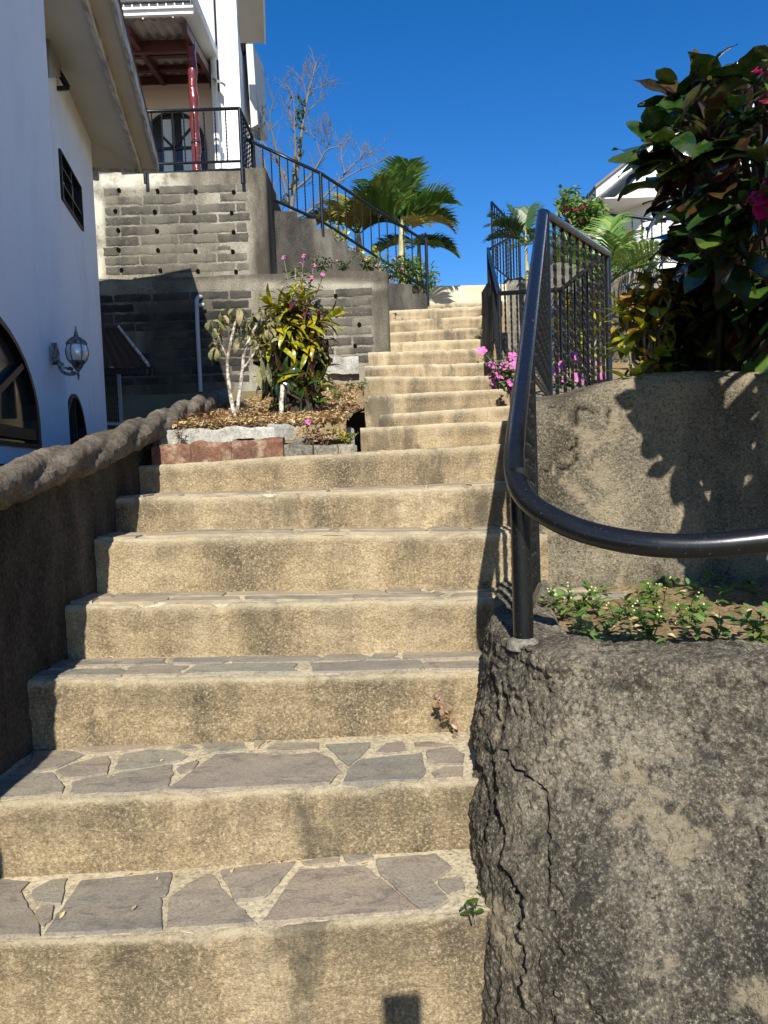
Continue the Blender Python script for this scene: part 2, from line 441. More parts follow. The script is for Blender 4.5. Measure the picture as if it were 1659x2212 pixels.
class MB:
    def __init__(s):
        s.v, s.f, s.mi, s.sm = [], [], [], []
    def add(s, vs, fs, mi=0, smooth=False):
        o = len(s.v)
        s.v.extend([tuple(p) for p in vs])
        for f in fs:
            s.f.append(tuple(i + o for i in f))
            s.mi.append(mi)
            s.sm.append(smooth)
    def box(s, c, sz, rot=None, mi=0):
        x, y, z = sz[0] / 2, sz[1] / 2, sz[2] / 2
        vs = [V(q) for q in ((-x, -y, -z), (x, -y, -z), (x, y, -z), (-x, y, -z), (-x, -y, z), (x, -y, z), (x, y, z), (-x, y, z))]
        if rot is not None:
            vs = [rot @ q for q in vs]
        s.hexa([V(c) + q for q in vs], mi)
    def hexa(s, vs, mi=0):
        s.add(vs, [(0, 3, 2, 1), (4, 5, 6, 7), (0, 1, 5, 4), (1, 2, 6, 5), (2, 3, 7, 6), (3, 0, 4, 7)], mi)
    def bbox(s, a, b, mi=0):
        s.box([(a[i] + b[i]) / 2 for i in range(3)], [abs(b[i] - a[i]) for i in range(3)], None, mi)
    def bar(s, a, b, w, h, up=None, mi=0):
        a, b = V(a), V(b)
        d = (b - a).normalized()
        up = V(up) if up is not None else V((0, 0, 1))
        if abs(d.dot(up)) > .98:
            up = V((0, 1, 0))
        sd = d.cross(up).normalized() * (w / 2)
        u = sd.cross(d).normalized() * (h / 2)
        s.hexa([a - sd - u, a + sd - u, b + sd - u, b - sd - u, a - sd + u, a + sd + u, b + sd + u, b - sd + u], mi)
    def prism(s, poly, ext, mi=0):
        n = len(poly)
        ext = V(ext)
        vs = [V(q) for q in poly] + [V(q) + ext for q in poly]
        s.add(vs, [tuple(range(n)), tuple(range(2 * n - 1, n - 1, -1))] + [(i, i + n, (i + 1) % n + n, (i + 1) % n) for i in range(n)], mi)
    def tube(s, pts, rad, n=8, mi=0, smooth=True, cap=True):
        pts = [V(q) for q in pts]
        if not hasattr(rad, '__len__'):
            rad = [rad] * len(pts)
        vs, fs = [], []
        t0 = (pts[1] - pts[0]).normalized()
        u, w = orth(t0)
        for i, p in enumerate(pts):
            if i == 0:
                t = t0
            elif i == len(pts) - 1:
                t = (pts[i] - pts[i - 1]).normalized()
            else:
                t = ((pts[i] - pts[i - 1]).normalized() + (pts[i + 1] - pts[i]).normalized())
                t = t.normalized() if t.length > 1e-6 else t0
            u = (u - t * u.dot(t))
            u = u.normalized() if u.length > 1e-6 else orth(t)[0]
            w = t.cross(u)
            for k in range(n):
                a = 2 * PI * k / n
                vs.append(p + (u * math.cos(a) + w * math.sin(a)) * rad[i])
        for i in range(len(pts) - 1):
            for k in range(n):
                fs.append((i * n + k, i * n + (k + 1) % n, (i + 1) * n + (k + 1) % n, (i + 1) * n + k))
        s.add(vs, fs, mi, smooth)
        if cap:
            o = len(vs)
            s.add([vs[k] for k in range(n)], [tuple(range(n - 1, -1, -1))], mi)
            s.add([vs[o - n + k] for k in range(n)], [tuple(range(n))], mi)
    def lathe(s, prof, c, n=20, mi=0, smooth=True):
        c = V(c)
        vs, fs = [], []
        for r, z in prof:
            for k in range(n):
                a = 2 * PI * k / n
                vs.append(c + V((r * math.cos(a), r * math.sin(a), z)))
        for i in range(len(prof) - 1):
            for k in range(n):
                fs.append((i * n + k, i * n + (k + 1) % n, (i + 1) * n + (k + 1) % n, (i + 1) * n + k))
        s.add(vs, fs, mi, smooth)
    def leaf(s, base, d, up, L, W, droop=.5, fold=.25, seg=6, wave=0, peak=.5, mi=0, twist=0):
        d = V(d).normalized()
        up = V(up)
        sd = d.cross(up)
        if sd.length < 1e-4:
            sd = orth(d)[0]
        sd.normalize()
        nrm = sd.cross(d).normalized()
        p = V(base)
        vs, fs = [], []
        ph = random.uniform(0, 6)
        for i in range(seg + 1):
            t = i / seg
            e = math.log(.5) / math.log(peak)
            w = W * .5 * max(.04, math.sin(PI * min(.985, max(.03, t)) ** e)) ** .85
            wv = wave * W * math.sin(ph + t * 11)
            if twist:
                q = Matrix.Rotation(twist / seg, 3, d)
                sd, nrm = q @ sd, q @ nrm
            lift = nrm * (fold * w)
            vs += [p - sd * w + lift + nrm * wv, p, p + sd * w + lift - nrm * wv]
            ang = -droop / seg
            q = Matrix.Rotation(ang, 3, sd)
            d = q @ d
            nrm = q @ nrm
            p = p + d * (L / seg)
        for i in range(seg):
            a = i * 3
            fs += [(a, a + 1, a + 4, a + 3), (a + 1, a + 2, a + 5, a + 4)]
        s.add(vs, fs, mi, True)
    def dleaf(s, base, d, up, L, W, mi=0):
        d = V(d).normalized()
        sd = d.cross(V(up))
        sd = sd.normalized() if sd.length > 1e-4 else orth(d)[0]
        n = sd.cross(d)
        b = V(base)
        s.add([b, b + d * L * .45 - sd * W / 2 + n * W * .18, b + d * L - n * L * .12, b + d * L * .45 + sd * W / 2 + n * W * .18], [(0, 3, 2), (0, 2, 1)], mi, False)
    def flower(s, c, n, r, mi=0, petals=5):
        n = V(n).normalized()
        u, w = orth(n)
        c = V(c)
        a0 = random.uniform(0, 6)
        for k in range(petals):
            a = a0 + 2 * PI * k / petals
            e = u * math.cos(a) + w * math.sin(a)
            g = u * math.cos(a + PI / 2) + w * math.sin(a + PI / 2)
            s.add([c, c + e * r * .7 - g * r * .42 + n * r * .1, c + e * r + n * r * .05, c + e * r * .7 + g * r * .42 + n * r * .1], [(0, 1, 2, 3)], mi, False)
    def build(s, name, mats, parent=None):
        me = bpy.data.meshes.new(name)
        me.from_pydata(s.v, [], s.f)
        if any(s.mi):
            me.polygons.foreach_set('material_index', s.mi)
        if any(s.sm):
            me.polygons.foreach_set('use_smooth', s.sm)
        me.update()
        return link_mesh(name, me, parent, mats)

def gridmesh(A, nu, nv, name, mats, parent=None, smooth=True, attrs=None, mi=None, flip=False):
    """A: (nu*nv,3) array, index u*nv+v"""
    I = np.arange((nu - 1) * (nv - 1))
    u, v = I // (nv - 1), I % (nv - 1)
    a = u * nv + v
    q = np.stack([a, a + nv, a + nv + 1, a + 1], 1)
    if flip:
        q = q[:, ::-1]
    me = bpy.data.meshes.new(name)
    me.vertices.add(nu * nv)
    me.vertices.foreach_set('co', np.ascontiguousarray(A, dtype=np.float32).ravel())
    me.loops.add(len(q) * 4)
    me.loops.foreach_set('vertex_index', np.ascontiguousarray(q, dtype=np.int32).ravel())
    me.polygons.add(len(q))
    me.polygons.foreach_set('loop_start', (np.arange(len(q)) * 4).astype(np.int32))
    me.polygons.foreach_set('loop_total', np.full(len(q), 4, np.int32))
    me.update(calc_edges=True)
    me.polygons.foreach_set('use_smooth', np.full(len(q), smooth))
    if mi is not None:
        me.polygons.foreach_set('material_index', mi[v].astype(np.int32))
    for k, vals in (attrs or {}).items():
        at = me.attributes.new(k, 'FLOAT', 'POINT')
        at.data.foreach_set('value', np.ascontiguousarray(vals, dtype=np.float32))
    me.validate()
    return link_mesh(name, me, parent, mats)
def resample(pts, step):
    pts = [np.array(p, float) for p in pts]
    out = []
    for a, b in zip(pts[:-1], pts[1:]):
        n = max(1, int(np.linalg.norm(b - a) / step))
        for k in range(n):
            out.append(a + (b - a) * k / n)
    out.append(pts[-1])
    return np.array(out)
def smooth_path(pts, it=2):
    pts = [V(p) for p in pts]
    for _ in range(it):
        q = [pts[0]]
        for a, b in zip(pts[:-1], pts[1:]):
            q += [a.lerp(b, .25), a.lerp(b, .75)]
        q.append(pts[-1])
        pts = q
    return pts
def twisted_bar(a, b, w=.014, turns_per_m=9, n=None):
    a, b = V(a), V(b)
    d = b - a
    L = d.length
    n = n or max(8, int(L * turns_per_m * 5))
    u, v = orth(d)
    m = MB()
    vs, fs = [], []
    for i in range(n + 1):
        t = i / n
        an = t * L * turns_per_m * 2 * PI * .5
        for k in range(4):
            q = an + PI / 4 + k * PI / 2
            vs.append(a + d * t + (u * math.cos(q) + v * math.sin(q)) * w * .707)
    for i in range(n):
        for k in range(4):
            fs.append((i * 4 + k, i * 4 + (k + 1) % 4, (i + 1) * 4 + (k + 1) % 4, (i + 1) * 4 + k))
    m.add(vs, fs)
    return m
def lerp3(a, b, t):
    return V(a) + (V(b) - V(a)) * t
# ------------------------------------------------------------------ terrain
TP = [(-400, -22), (-30, -3.5), (-3, -1.85), (1.0, -1.8), (2, -1.5), (3.3, -.75), (5, -.15), (7.6, .2), (9.0, .45), (9.8, 1.4), (11, 1.85), (16, 2.0), (40, 1.5), (70, -4), (400, -60), (1500, -120)]
def tz(y):
    return float(np.interp(y, [p[0] for p in TP], [p[1] for p in TP]))
xs = [-1200, -300, -80, -30, -12, -6, -3, 0, 3, 6, 12, 30, 80, 300, 1200]
ys = sorted(set([p[0] for p in TP] + [0, 4, 6, 8.4, 10.3, 13, 25, 55, 150]))
A = np.array([(x, y, tz(y) + (0 if abs(x) < 13 and y < 18 else .4 * math.sin(x * .7 + y))) for x in xs for y in ys])
tag(gridmesh(A, len(xs), len(ys), 'ground', M['earth'], flip=False), kind='structure')

# ------------------------------------------------------------------ stairs
#        Y     left px          right px        left X  right X
ST = [(1.62, (0, 2039), (911, 1985)), (1.90, (0, 1733), (999, 1690)), (2.26, (95, 1470), (1018, 1453)), (2.52, (186, 1308), (1032, 1296)),
      (2.75, (242, 1164), (1050, 1152)), (3.01, (290, 1077), (1076, 1049)), (3.34, (330, 1003), (1083, 960)),
      (4.55, (778, 923), (1100, 908)), (5.65, (818, 896), (1112, 876)), (6.7, (787, 855), (1116, 838)), (7.7, (788, 814), (1075, 811)),
      (8.3, (788, 790), (1071, 782)), (8.85, (795, 761), (1066, 752)), (9.45, (800, 741), (1048, 732)), (9.95, (805, 720), (1048, 706)),
      (10.5, (808, 695), (1046, 681)), (11.0, (820, 672), (1043, 660)), (11.9, (870, 658), (1046, 651))]
STAIRS = []
for Y, l, r in ST:
    a, b = P(*l, Y), P(*r, Y)
    STAIRS.append((Y, a, b))
def step_line(i):
    Y, a, b = STAIRS[i]
    sl = (b.z - a.z) / (b.x - a.x)
    return Y, a, b, sl
root = thing('concrete_stairs', 'long flight of weathered tan concrete steps with flagstone treads climbing the hill', 'stairs', (0, 1.6, -1.2))
TREAD = []
for i in range(len(STAIRS)):
    Y, a, b, sl = step_line(i)
    n2 = STAIRS[i + 1][0] + .06 if i + 1 < len(STAIRS) else Y + 4.2
    x0, x1 = a.x, b.x
    if i < 6:
        x0, x1 = -1.14, b.x + .22
    elif i == 6:
        x0, x1 = -1.14, b.x + .25
    elif i < 10:
        x1 = b.x + (.30 if i < 9 else .04)
    if i == 17:
        x0, x1 = -.2, 2.2
    low = STAIRS[i - 1][1].z - .32 if i else a.z - .75
    zc = lambda X: a.z + (X - a.x) * sl
    TREAD.append((a.copy(), sl, x0, x1))
    du = .0065 if i < 3 else (.009 if i < 7 else .02)
    nu = max(8, int((x1 - x0) / du))
    X = np.linspace(x0, x1, nu)
    rn = .012
    h = zc((x0 + x1) / 2) - low
    nf = max(8, int(h / du))
    prof = [(0, -h + (h - rn) * k / nf) for k in range(nf)] + [(rn - rn * math.cos(q), -rn + rn * math.sin(q)) for q in (0, .4, .8, 1.2, PI / 2)]
    prof += [(rn + (n2 - Y - rn) * t ** 1.5, 0) for t in np.linspace(.02, 1, 26)]
    nv = len(prof)
    pr = np.array(prof)
    XX = np.repeat(X, nv)
    YY = np.tile(pr[:, 0], nu) + Y
    top = a.z + (XX - a.x) * sl
    hz = np.tile(pr[:, 1], nu)
    ZZ = top + hz
    A = np.stack([XX, YY, ZZ], 1)
    isf = np.tile((np.arange(nv) < nf + 3).astype(float), nu)
    amp = 1 if i < 7 else .9
    wob = fbm(np.stack([XX, XX * 0 + Y * 3, XX * 0], 1), (2.2, 1, 1), 4, 3) * .005 * amp          # wandering nose line
    fine = fbm(A, 34, 4, 5, .6) * .0042 + ridge(A, 14, 2, 9) * .0022
    A[:, 1] += isf * (wob * .9 + fine + fbm(A, 3, 2, 8) * .006)
    chip = np.clip(fbm(A, (9, 9, 9), 3, 21) - .35, 0, 1) * .035
    near_nose = np.exp(-((hz + .01) / .02) ** 2) * np.exp(-((A[:, 1] - Y) / .03) ** 2)
    A[:, 2] += wob * .8 * np.clip(1 + hz / .12, 0, 1) + (1 - isf) * fbm(A, 22, 3, 11) * .0016 - chip * near_nose
    A[:, 1] += chip * near_nose * .6
    # old hairline crack with a raised lip across the upper risers
    mi = (np.arange(nv - 1) >= nf + 4).astype(int)
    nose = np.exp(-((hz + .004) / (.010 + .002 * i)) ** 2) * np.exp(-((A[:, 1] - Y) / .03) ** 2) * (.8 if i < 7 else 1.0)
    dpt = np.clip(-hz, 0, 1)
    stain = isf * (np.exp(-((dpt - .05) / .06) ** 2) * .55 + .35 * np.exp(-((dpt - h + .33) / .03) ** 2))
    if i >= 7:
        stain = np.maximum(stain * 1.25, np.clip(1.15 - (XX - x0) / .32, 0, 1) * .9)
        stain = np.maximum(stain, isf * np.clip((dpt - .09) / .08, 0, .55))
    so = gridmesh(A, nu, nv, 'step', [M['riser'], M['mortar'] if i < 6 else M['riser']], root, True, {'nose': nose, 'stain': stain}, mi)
    # end cheeks
    if i >= 7:
        mb = MB()
        for xe, s in ((x0 + .004, -1), (x1 - .004, 1)):
            zt = zc(xe) - .012
            mb = MB()
            mb.add([(xe, Y + .012, low), (xe, n2, low), (xe, n2, zt), (xe, Y + .012, zt)], [(0, 1, 2, 3) if s > 0 else (3, 2, 1, 0)])
            mb.build('cheek', M['curb'], so)
    # ---- flagstones
    stones = []
    if i == 0:
        T = lambda q: (q[0] * .6284, 1536 + q[1] * .6284)
        polys = ['-40,577 100,592 70,625 100,680 135,740 120,795 -60,798', '115,620 180,585 230,578 220,640 205,668 125,662 103,640', '122,690 150,672 185,670 175,720 150,745 120,715',
                 '280,585 440,570 592,552 580,620 555,640 548,770 130,797 190,715 240,640', '715,558 740,570 770,615 880,735 715,775 555,783 575,720 583,640 650,590',
                 '755,545 850,530 1015,518 960,590 910,640 850,648 805,650 790,610', '1035,520 1100,508 1170,510 1165,525 1100,530 1050,530', '1183,500 1280,503 1282,512 1200,528 1185,520',
                 '1030,545 1130,545 1250,538 1265,548 1440,690 1450,710 1290,730 1050,752 885,755 905,720 975,620', '1290,515 1400,505 1500,500 1555,548 1490,595 1545,660 1490,705 1450,705 1380,630 1300,560',
                 '1505,588 1590,578 1600,600 1595,625 1545,638 1510,610']
    elif i == 1:
        T = lambda q: (q[0] * .6284, 1536 + q[1] * .6284)
        polys = ['-30,240 110,215 180,213 220,260 215,280 120,300 -30,308', '240,285 250,245 330,228 440,210 590,185 595,215 580,260 500,298 350,300 245,300', '30,220 110,165 110,140 230,138 290,150 260,165 200,195 60,222',
                 '190,210 260,180 370,155 380,170 370,215 290,230 215,232', '240,125 330,120 545,120 500,133 330,147 260,135', '395,205 405,165 430,148 530,132 610,138 645,155 620,172 520,195 420,207',
                 '590,130 640,112 685,130 640,134', '610,200 640,180 683,173 665,200 620,216', '695,112 840,108 850,130 780,140 720,146 700,130', '873,103 910,105 890,128 875,130',
                 '905,132 950,112 1095,110 1093,133 960,140', '572,272 640,222 700,180 740,150 830,143 960,155 1085,145 1140,165 1170,210 1130,258 980,282 780,300 700,302 590,293',
                 '1120,118 1275,112 1260,140 1200,190 1165,165', '1180,258 1200,200 1240,170 1340,160 1450,148 1465,215 1440,250 1300,258', '1290,148 1330,118 1385,108 1400,145 1330,152',
                 '1420,112 1480,108 1560,122 1490,132 1430,130', '1465,138 1560,125 1595,150 1590,185 1500,185 1470,170', '1483,215 1530,198 1590,193 1588,238 1530,250 1500,250']
    else:
        polys = []
    nrm = V((-sl, 0, 1)).normalized()
    for s in polys:
        q = [T(tuple(map(float, w.split(',')))) for w in s.split()]
        st_ = [HP(x, y, a + V((0, 0, .002)), nrm) for x, y in q]
        stones.append([V((w_.x, max(w_.y, Y + .017), w_.z)) for w_ in st_])
    def wobz(xx):
        return float(fbm(np.array([[xx, Y * 3, 0.]]), (2.2, 1, 1), 4, 3)[0]) * .005 * amp * .8
    if 2 <= i <= 5:
        rnd = random.Random(40 + i)
        d = n2 - .06 - Y
        y_a, y_b = Y + .022, Y + d - .015
        ym = y_a + (y_b - y_a) * .52
        for row, (r0, r1) in enumerate(((y_a, ym), (ym, y_b))):
            x = x0 + .02
            while x < x1:
                w = rnd.uniform(.12, .42)
                j = lambda s_: rnd.uniform(-s_, s_)
                g = .011
                top_, bot = r1 - g + j(.02) * (row == 0), r0 + g + j(.02) * (row == 1)
                stones.append([V((xx, yy, zc(xx) + .003)) for xx, yy in ((x + g + j(.02), bot), (x + w * .5, bot + j(.012)), (x + w - g + j(.02), bot),
                              (x + w - g + j(.03), (bot + top_) / 2), (x + w - g + j(.02), top_), (x + w * .45, top_ + j(.012)), (x + g + j(.02), top_))])
                x += w
    if stones:
        mb = MB()
        rnd = random.Random(3 + i)
        for st in stones:
            pts = []
            for k in range(len(st)):
                p0, p1 = st[k], st[(k + 1) % len(st)]
                nn = max(2, int((p1 - p0).length / .02))
                for e in range(nn):
                    q = p0.lerp(p1, e / nn)
                    pts.append(q + V((rnd.uniform(-.0025, .0025), rnd.uniform(-.0025, .0025), 0)))
            dz = rnd.uniform(.0005, .0022)
            pts = [q + V((0, 0, wobz(q.x) + .001)) for q in pts]
            t_ = [q + V((0, 0, dz)) for q in pts]
            l_ = [q + V((0, 0, -.02)) for q in pts]
            n = len(pts)
            c = sum(t_, V()) / n
            inn = [c + (q - c) * .97 + V((0, 0, .0015)) for q in t_]
            mb.add(t_ + l_ + inn + [c + V((0, 0, .002))], [(k, k + n, (k + 1) % n + n, (k + 1) % n)[::-1] for k in range(n)] + [(k, (k + 1) % n, 2 * n + (k + 1) % n, 2 * n + k) for k in range(n)] +
                   [(2 * n + k, 2 * n + (k + 1) % n, 3 * n) for k in range(n)])
        mb.build('flagstones', M['slate'] if i < 3 else M['slate_dusty'], so)

def surf_z(i, X):
    a, sl, x0, x1 = TREAD[i]
    return a.z + (X - a.x) * sl

# ------------------------------------------------------------------ left parapet with rope coping
PXC = -1.062
cap_px = [(-260, 1130), (0, 1048), (79, 1018), (206, 976), (278, 943), (335, 918), (400, 889), (450, 870), (486, 858)]
def wshift(yy):
    return np.interp(yy, [2.2, 2.75, 3.4], [0, .042, .034])
capp = []
for x, y in cap_px:
    q = PX(x, y, PXC)
    for _ in range(4):
        q = PX(x, y, PXC + float(wshift(q.y)))
    capp.append(q)
capp = [V((PXC, -1.2, capp[0].z - .75))] + capp
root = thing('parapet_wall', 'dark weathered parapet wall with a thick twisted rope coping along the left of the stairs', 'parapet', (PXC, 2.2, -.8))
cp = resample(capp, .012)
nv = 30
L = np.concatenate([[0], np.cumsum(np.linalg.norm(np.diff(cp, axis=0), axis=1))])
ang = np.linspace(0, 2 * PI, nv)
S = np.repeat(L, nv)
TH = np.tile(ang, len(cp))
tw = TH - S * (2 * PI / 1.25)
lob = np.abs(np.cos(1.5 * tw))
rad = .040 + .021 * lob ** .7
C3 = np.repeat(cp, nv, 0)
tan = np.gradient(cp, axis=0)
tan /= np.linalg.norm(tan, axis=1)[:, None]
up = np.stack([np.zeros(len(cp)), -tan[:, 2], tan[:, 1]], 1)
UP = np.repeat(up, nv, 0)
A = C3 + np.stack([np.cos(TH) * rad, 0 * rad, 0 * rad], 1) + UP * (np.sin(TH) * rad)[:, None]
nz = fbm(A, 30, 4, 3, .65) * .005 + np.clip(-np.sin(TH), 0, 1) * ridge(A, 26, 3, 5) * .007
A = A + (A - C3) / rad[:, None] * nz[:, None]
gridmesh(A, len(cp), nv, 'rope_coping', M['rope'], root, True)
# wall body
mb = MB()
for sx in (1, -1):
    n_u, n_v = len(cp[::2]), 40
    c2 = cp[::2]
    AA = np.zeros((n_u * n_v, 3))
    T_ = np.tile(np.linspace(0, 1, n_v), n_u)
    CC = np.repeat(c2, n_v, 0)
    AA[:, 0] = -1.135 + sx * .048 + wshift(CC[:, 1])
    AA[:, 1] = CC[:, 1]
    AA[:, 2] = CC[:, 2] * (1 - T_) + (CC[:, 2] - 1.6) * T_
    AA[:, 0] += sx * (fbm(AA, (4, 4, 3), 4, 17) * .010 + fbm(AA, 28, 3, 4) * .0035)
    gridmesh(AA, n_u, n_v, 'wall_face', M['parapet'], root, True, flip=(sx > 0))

# ------------------------------------------------------------------ near right retaining wall
def wall_sheet(name, path, prof, mat, parent, step, cracks, flakes, seed, rough_amp, stains=(), ledges=(), ztopf=None, vstep=None, batter=None):
    pts = smooth_path([(x, y, 0) for x, y in path], 3)
    pts = resample([tuple(p) for p in pts], step)
    t = np.gradient(pts, axis=0)
    t /= np.linalg.norm(t, axis=1)[:, None]
    nrm = np.stack([t[:, 1], -t[:, 0], 0 * t[:, 0]], 1)
    pf = resample([(o, z, 0) for o, z in prof], vstep or step)
    nu, nv = len(pts), len(pf)
    PP, NN = np.repeat(pts, nv, 0), np.repeat(nrm, nv, 0)
    O, Z = np.tile(pf[:, 0], nu), np.tile(pf[:, 1], nu)
    A = PP + NN * O[:, None]
    A[:, 2] = Z
    top = np.tile((pf[:, 0] < -.01).astype(float), nu)
    if ztopf is not None:
        zt, w = ztopf(PP, A, Z)
        A[:, 2] += zt * w
    if batter:
        A[:, 1] -= np.interp(A[:, 2], *batter)
    x, y = px_np(A)
    s_arc = np.repeat(np.concatenate([[0], np.cumsum(np.linalg.norm(np.diff(pts, axis=0), axis=1))]), nv)
    B = np.stack([s_arc, A[:, 2], 0 * s_arc], 1)
    fl = flakes(s_arc, A[:, 2])
    d = fbm(A, 4, 3, seed) * .013 * rough_amp * (1 - .75 * fl) + fbm(A, 17, 4, seed + 1, .6) * .009 * rough_amp * (1 - .7 * fl) + fbm(A, 75, 3, seed + 2, .65) * .0062 * rough_amp * (1 - .35 * fl)
    vert = np.stack([A[:, 0] + A[:, 2] * .10, A[:, 1] + A[:, 2] * .12, A[:, 2] * .16], 1)
    d += fl * (ridge(vert, 9, 3, seed + 4) * .012 + np.clip(ridge(vert, 26, 2, seed + 8), -.2, 1) * .006)
    crk = np.zeros(len(A))
    for poly, w, dep in cracks:
        wob = fbm(B, 40, 2, seed + 5) * 2.4
        q = np.abs(polydist(x, y, poly) + wob)
        g = np.exp(-(q / w) ** 2)
        d -= g * dep
        crk = np.maximum(crk, np.clip(g * 1.3 - .3, 0, 1) * min(1, dep / .012))
    for poly, side, w, dep in ledges:        # surface steps back on one side of a traced edge
        wob = fbm(B, 30, 3, seed + 6) * 4
        best = polydist(x, y, poly)
        xs_ = np.interp(y, [p[1] for p in poly], [p[0] for p in poly])
        inr = (y > poly[0][1]) & (y < poly[-1][1])
        rel = (x + wob - xs_) * side
        fade = np.clip((y - poly[0][1]) / 60, 0, 1) * np.clip((poly[-1][1] - y) / 60, 0, 1)
        d -= np.where(inr, np.where(rel > 0, dep * np.exp(-rel / w), 0) * fade, 0)
    stn = np.zeros(len(A))
    for poly, w in stains:
        stn = np.maximum(stn, np.clip(1.3 - (polydist(x, y, poly) + fbm(B, 14, 4, seed + 9) * w * .7) / w, 0, 1))
    dirv = NN * (1 - top)[:, None] + np.array([0, 0, 1.0]) * (top * .6)[:, None]
    A = A + dirv * d[:, None]
    return gridmesh(A, nu, nv, name, mat, parent, True, {'stain': stn, 'crack': crk})
Z4 = lambda s: [(932.6 + float(a) * .4378, 1316.6 + float(b) * .4378) for a, b in (w.split(',') for w in s.split())]
root = thing('curved_retaining_wall', 'rough grey cracked concrete retaining wall curving round the bed in the near right corner', 'retaining wall', (.5, 1.6, -1.6))
near_path = [(.47, 3.2), (.40, 2.75), (.325, 2.35), (.275, 2.08), (.268, 1.92), (.295, 1.78), (.36, 1.67), (.47, 1.59), (.8, 1.535), (1.4, 1.50), (3.0, 1.42)]
ZT = -.435
prof = [(-.19, ZT - .16), (-.185, ZT - .02), (-.17, ZT - .002), (-.03, ZT), (-.012, ZT - .005), (-.003, ZT - .016), (0, ZT - .035), (.012, -.6), (.05, -.75), (.082, -.88), (.085, -1.0), (.085, -1.2), (.09, -1.75)]
cr = [(Z4('350,700 400,790 490,850 560,910 557,1000 556,1250 558,1480 600,1500'), 2.4, .030), (Z4('560,1520 600,1620 640,1700 605,1760 620,1830 600,2050'), 2.0, .018),
      (Z4('1570,1420 1575,1330 1590,1260'), 2, .012), (Z4('1620,1100 1640,1150 1645,1190'), 2.5, .016), (Z4('1650,1500 1600,1440 1570,1410'), 1.5, .010),
      (Z4('710,1690 740,1760 760,1850 830,2020'), 1.8, .010), (Z4('730,970 760,1060 790,1110'), 1.6, .008), (Z4('630,780 655,900'), 1.8, .009), (Z4('935,790 940,840'), 1.8, .008),
      (Z4('330,660 345,560 352,400 358,260'), 2.5, .014), (Z4('1200,580 1230,640'), 1.5, .006), (Z4('960,360 968,400'), 1.8, .006)]
led = [(Z4('310,660 310,800 318,950 335,1080 352,1180 372,1290 440,1420 450,1500 430,1620 470,1740 455,1850 480,2050'), -1, 30, .030),
       (Z4('200,420 225,650 240,800 262,1000 225,1200 240,1400'), -1, 16, .022),
       (Z4('255,90 300,180 330,330 330,640'), -1, 14, .014)]
stn = [(Z4('980,800 1080,860 1130,960 1000,990'), 38), (Z4('1120,1150 1250,1190 1380,1130'), 34), (Z4('1200,1060 1250,1010'), 24), (Z4('940,1050 1020,1040'), 26), (Z4('1260,1090 1370,1140'), 18),
       (Z4('1100,1780 1180,1720'), 34), (Z4('1500,1900 1620,1870 1660,1960'), 36), (Z4('300,1450 360,1650 380,1780'), 24), (Z4('344,380 335,520 322,640'), 3),
       (Z4('1540,1440 1500,1420'), 20), (Z4('1120,1880 1180,1900'), 20), (Z4('1420,960 1480,1010'), 18), (Z4('690,285 740,287'), 6)]
wall_sheet('wall_body', near_path, prof, M['wall_near'], root, .0048, cr, lambda s, z: np.clip(1.35 - (s - .75) / .7, .08, 1.0) * np.clip((-.44 - z) / .1, 0, 1), 31, 1.0, stn, led, None, None, ([-1.75, -1.3, -1.0, -.85, -.7, -.5], [.34, .29, .21, .13, .06, 0]))

# ------------------------------------------------------------------ second retaining wall, further back
Z1 = lambda s: [(987.5 + float(a) * .4048, 822.9 + float(b) * .4048) for a, b in (w.split(',') for w in s.split())]
root = thing('terrace_retaining_wall', 'sunlit tan retaining wall with a rounded cracked top below the big dark croton', 'retaining wall', (1.0, 2.8, -.6))
bp = [(1.05, 6.2), (.80, 4.6), (.66, 3.7), (.55, 3.15), (.505, 2.92), (.515, 2.82), (.57, 2.765), (.70, 2.745), (1.0, 2.74), (1.6, 2.73), (3.2, 2.70)]
ZB = .20
prof = [(-.60, ZB + .02), (-.40, ZB + .015), (-.12, ZB + .006), (-.05, ZB), (-.02, ZB - .012), (-.004, ZB - .035), (0, ZB - .06), (.004, -.1), (.012, -.4), (.02, -.8)]
def hump(PP, A, Z):
    xx = PP[:, 0]
    h = np.interp(xx, [-1, .60, .64, .72, .82, .95, 1.15, 1.4, 3], [0, 0, .012, .035, .062, .082, .085, .075, .04]) * (PP[:, 1] < 3.1)
    back = np.interp(PP[:, 1], [2.8, 3.3, 4.6, 6.3], [0, .05, .12, .40])
    return h + back, np.clip((Z + .15) / .3, 0, 1)
cr = [(Z1('478,140 575,140 640,145 700,150 735,168'), 2.2, .022), (Z1('632,155 630,260 647,340 605,365'), 2.3, .022), (Z1('650,370 645,420 600,460 470,485'), 2.2, .022), (Z1('830,145 800,180 808,250'), 1.6, .013),
      (Z1('808,250 720,280 645,310'), 1.2, .007), (Z1('815,250 825,330 830,420'), 1.0, .005), (Z1('800,150 1000,140 1200,142'), 1.2, .004), (Z1('605,365 655,350'), 1.6, .013)]
stn = [(Z1('660,300 720,420 800,560 800,700 830,800'), 48), (Z1('560,540 640,600 780,720'), 26), (Z1('820,180 830,300'), 22), (Z1('520,450 510,505'), 5), (Z1('860,1100 880,1000'), 22), (Z1('500,780 620,800'), 18)]
wall_sheet('wall_body', bp, prof, M['wall_back'], root, .0085, cr, lambda s, z: .12 + 0 * s, 61, .55, stn, (), hump)

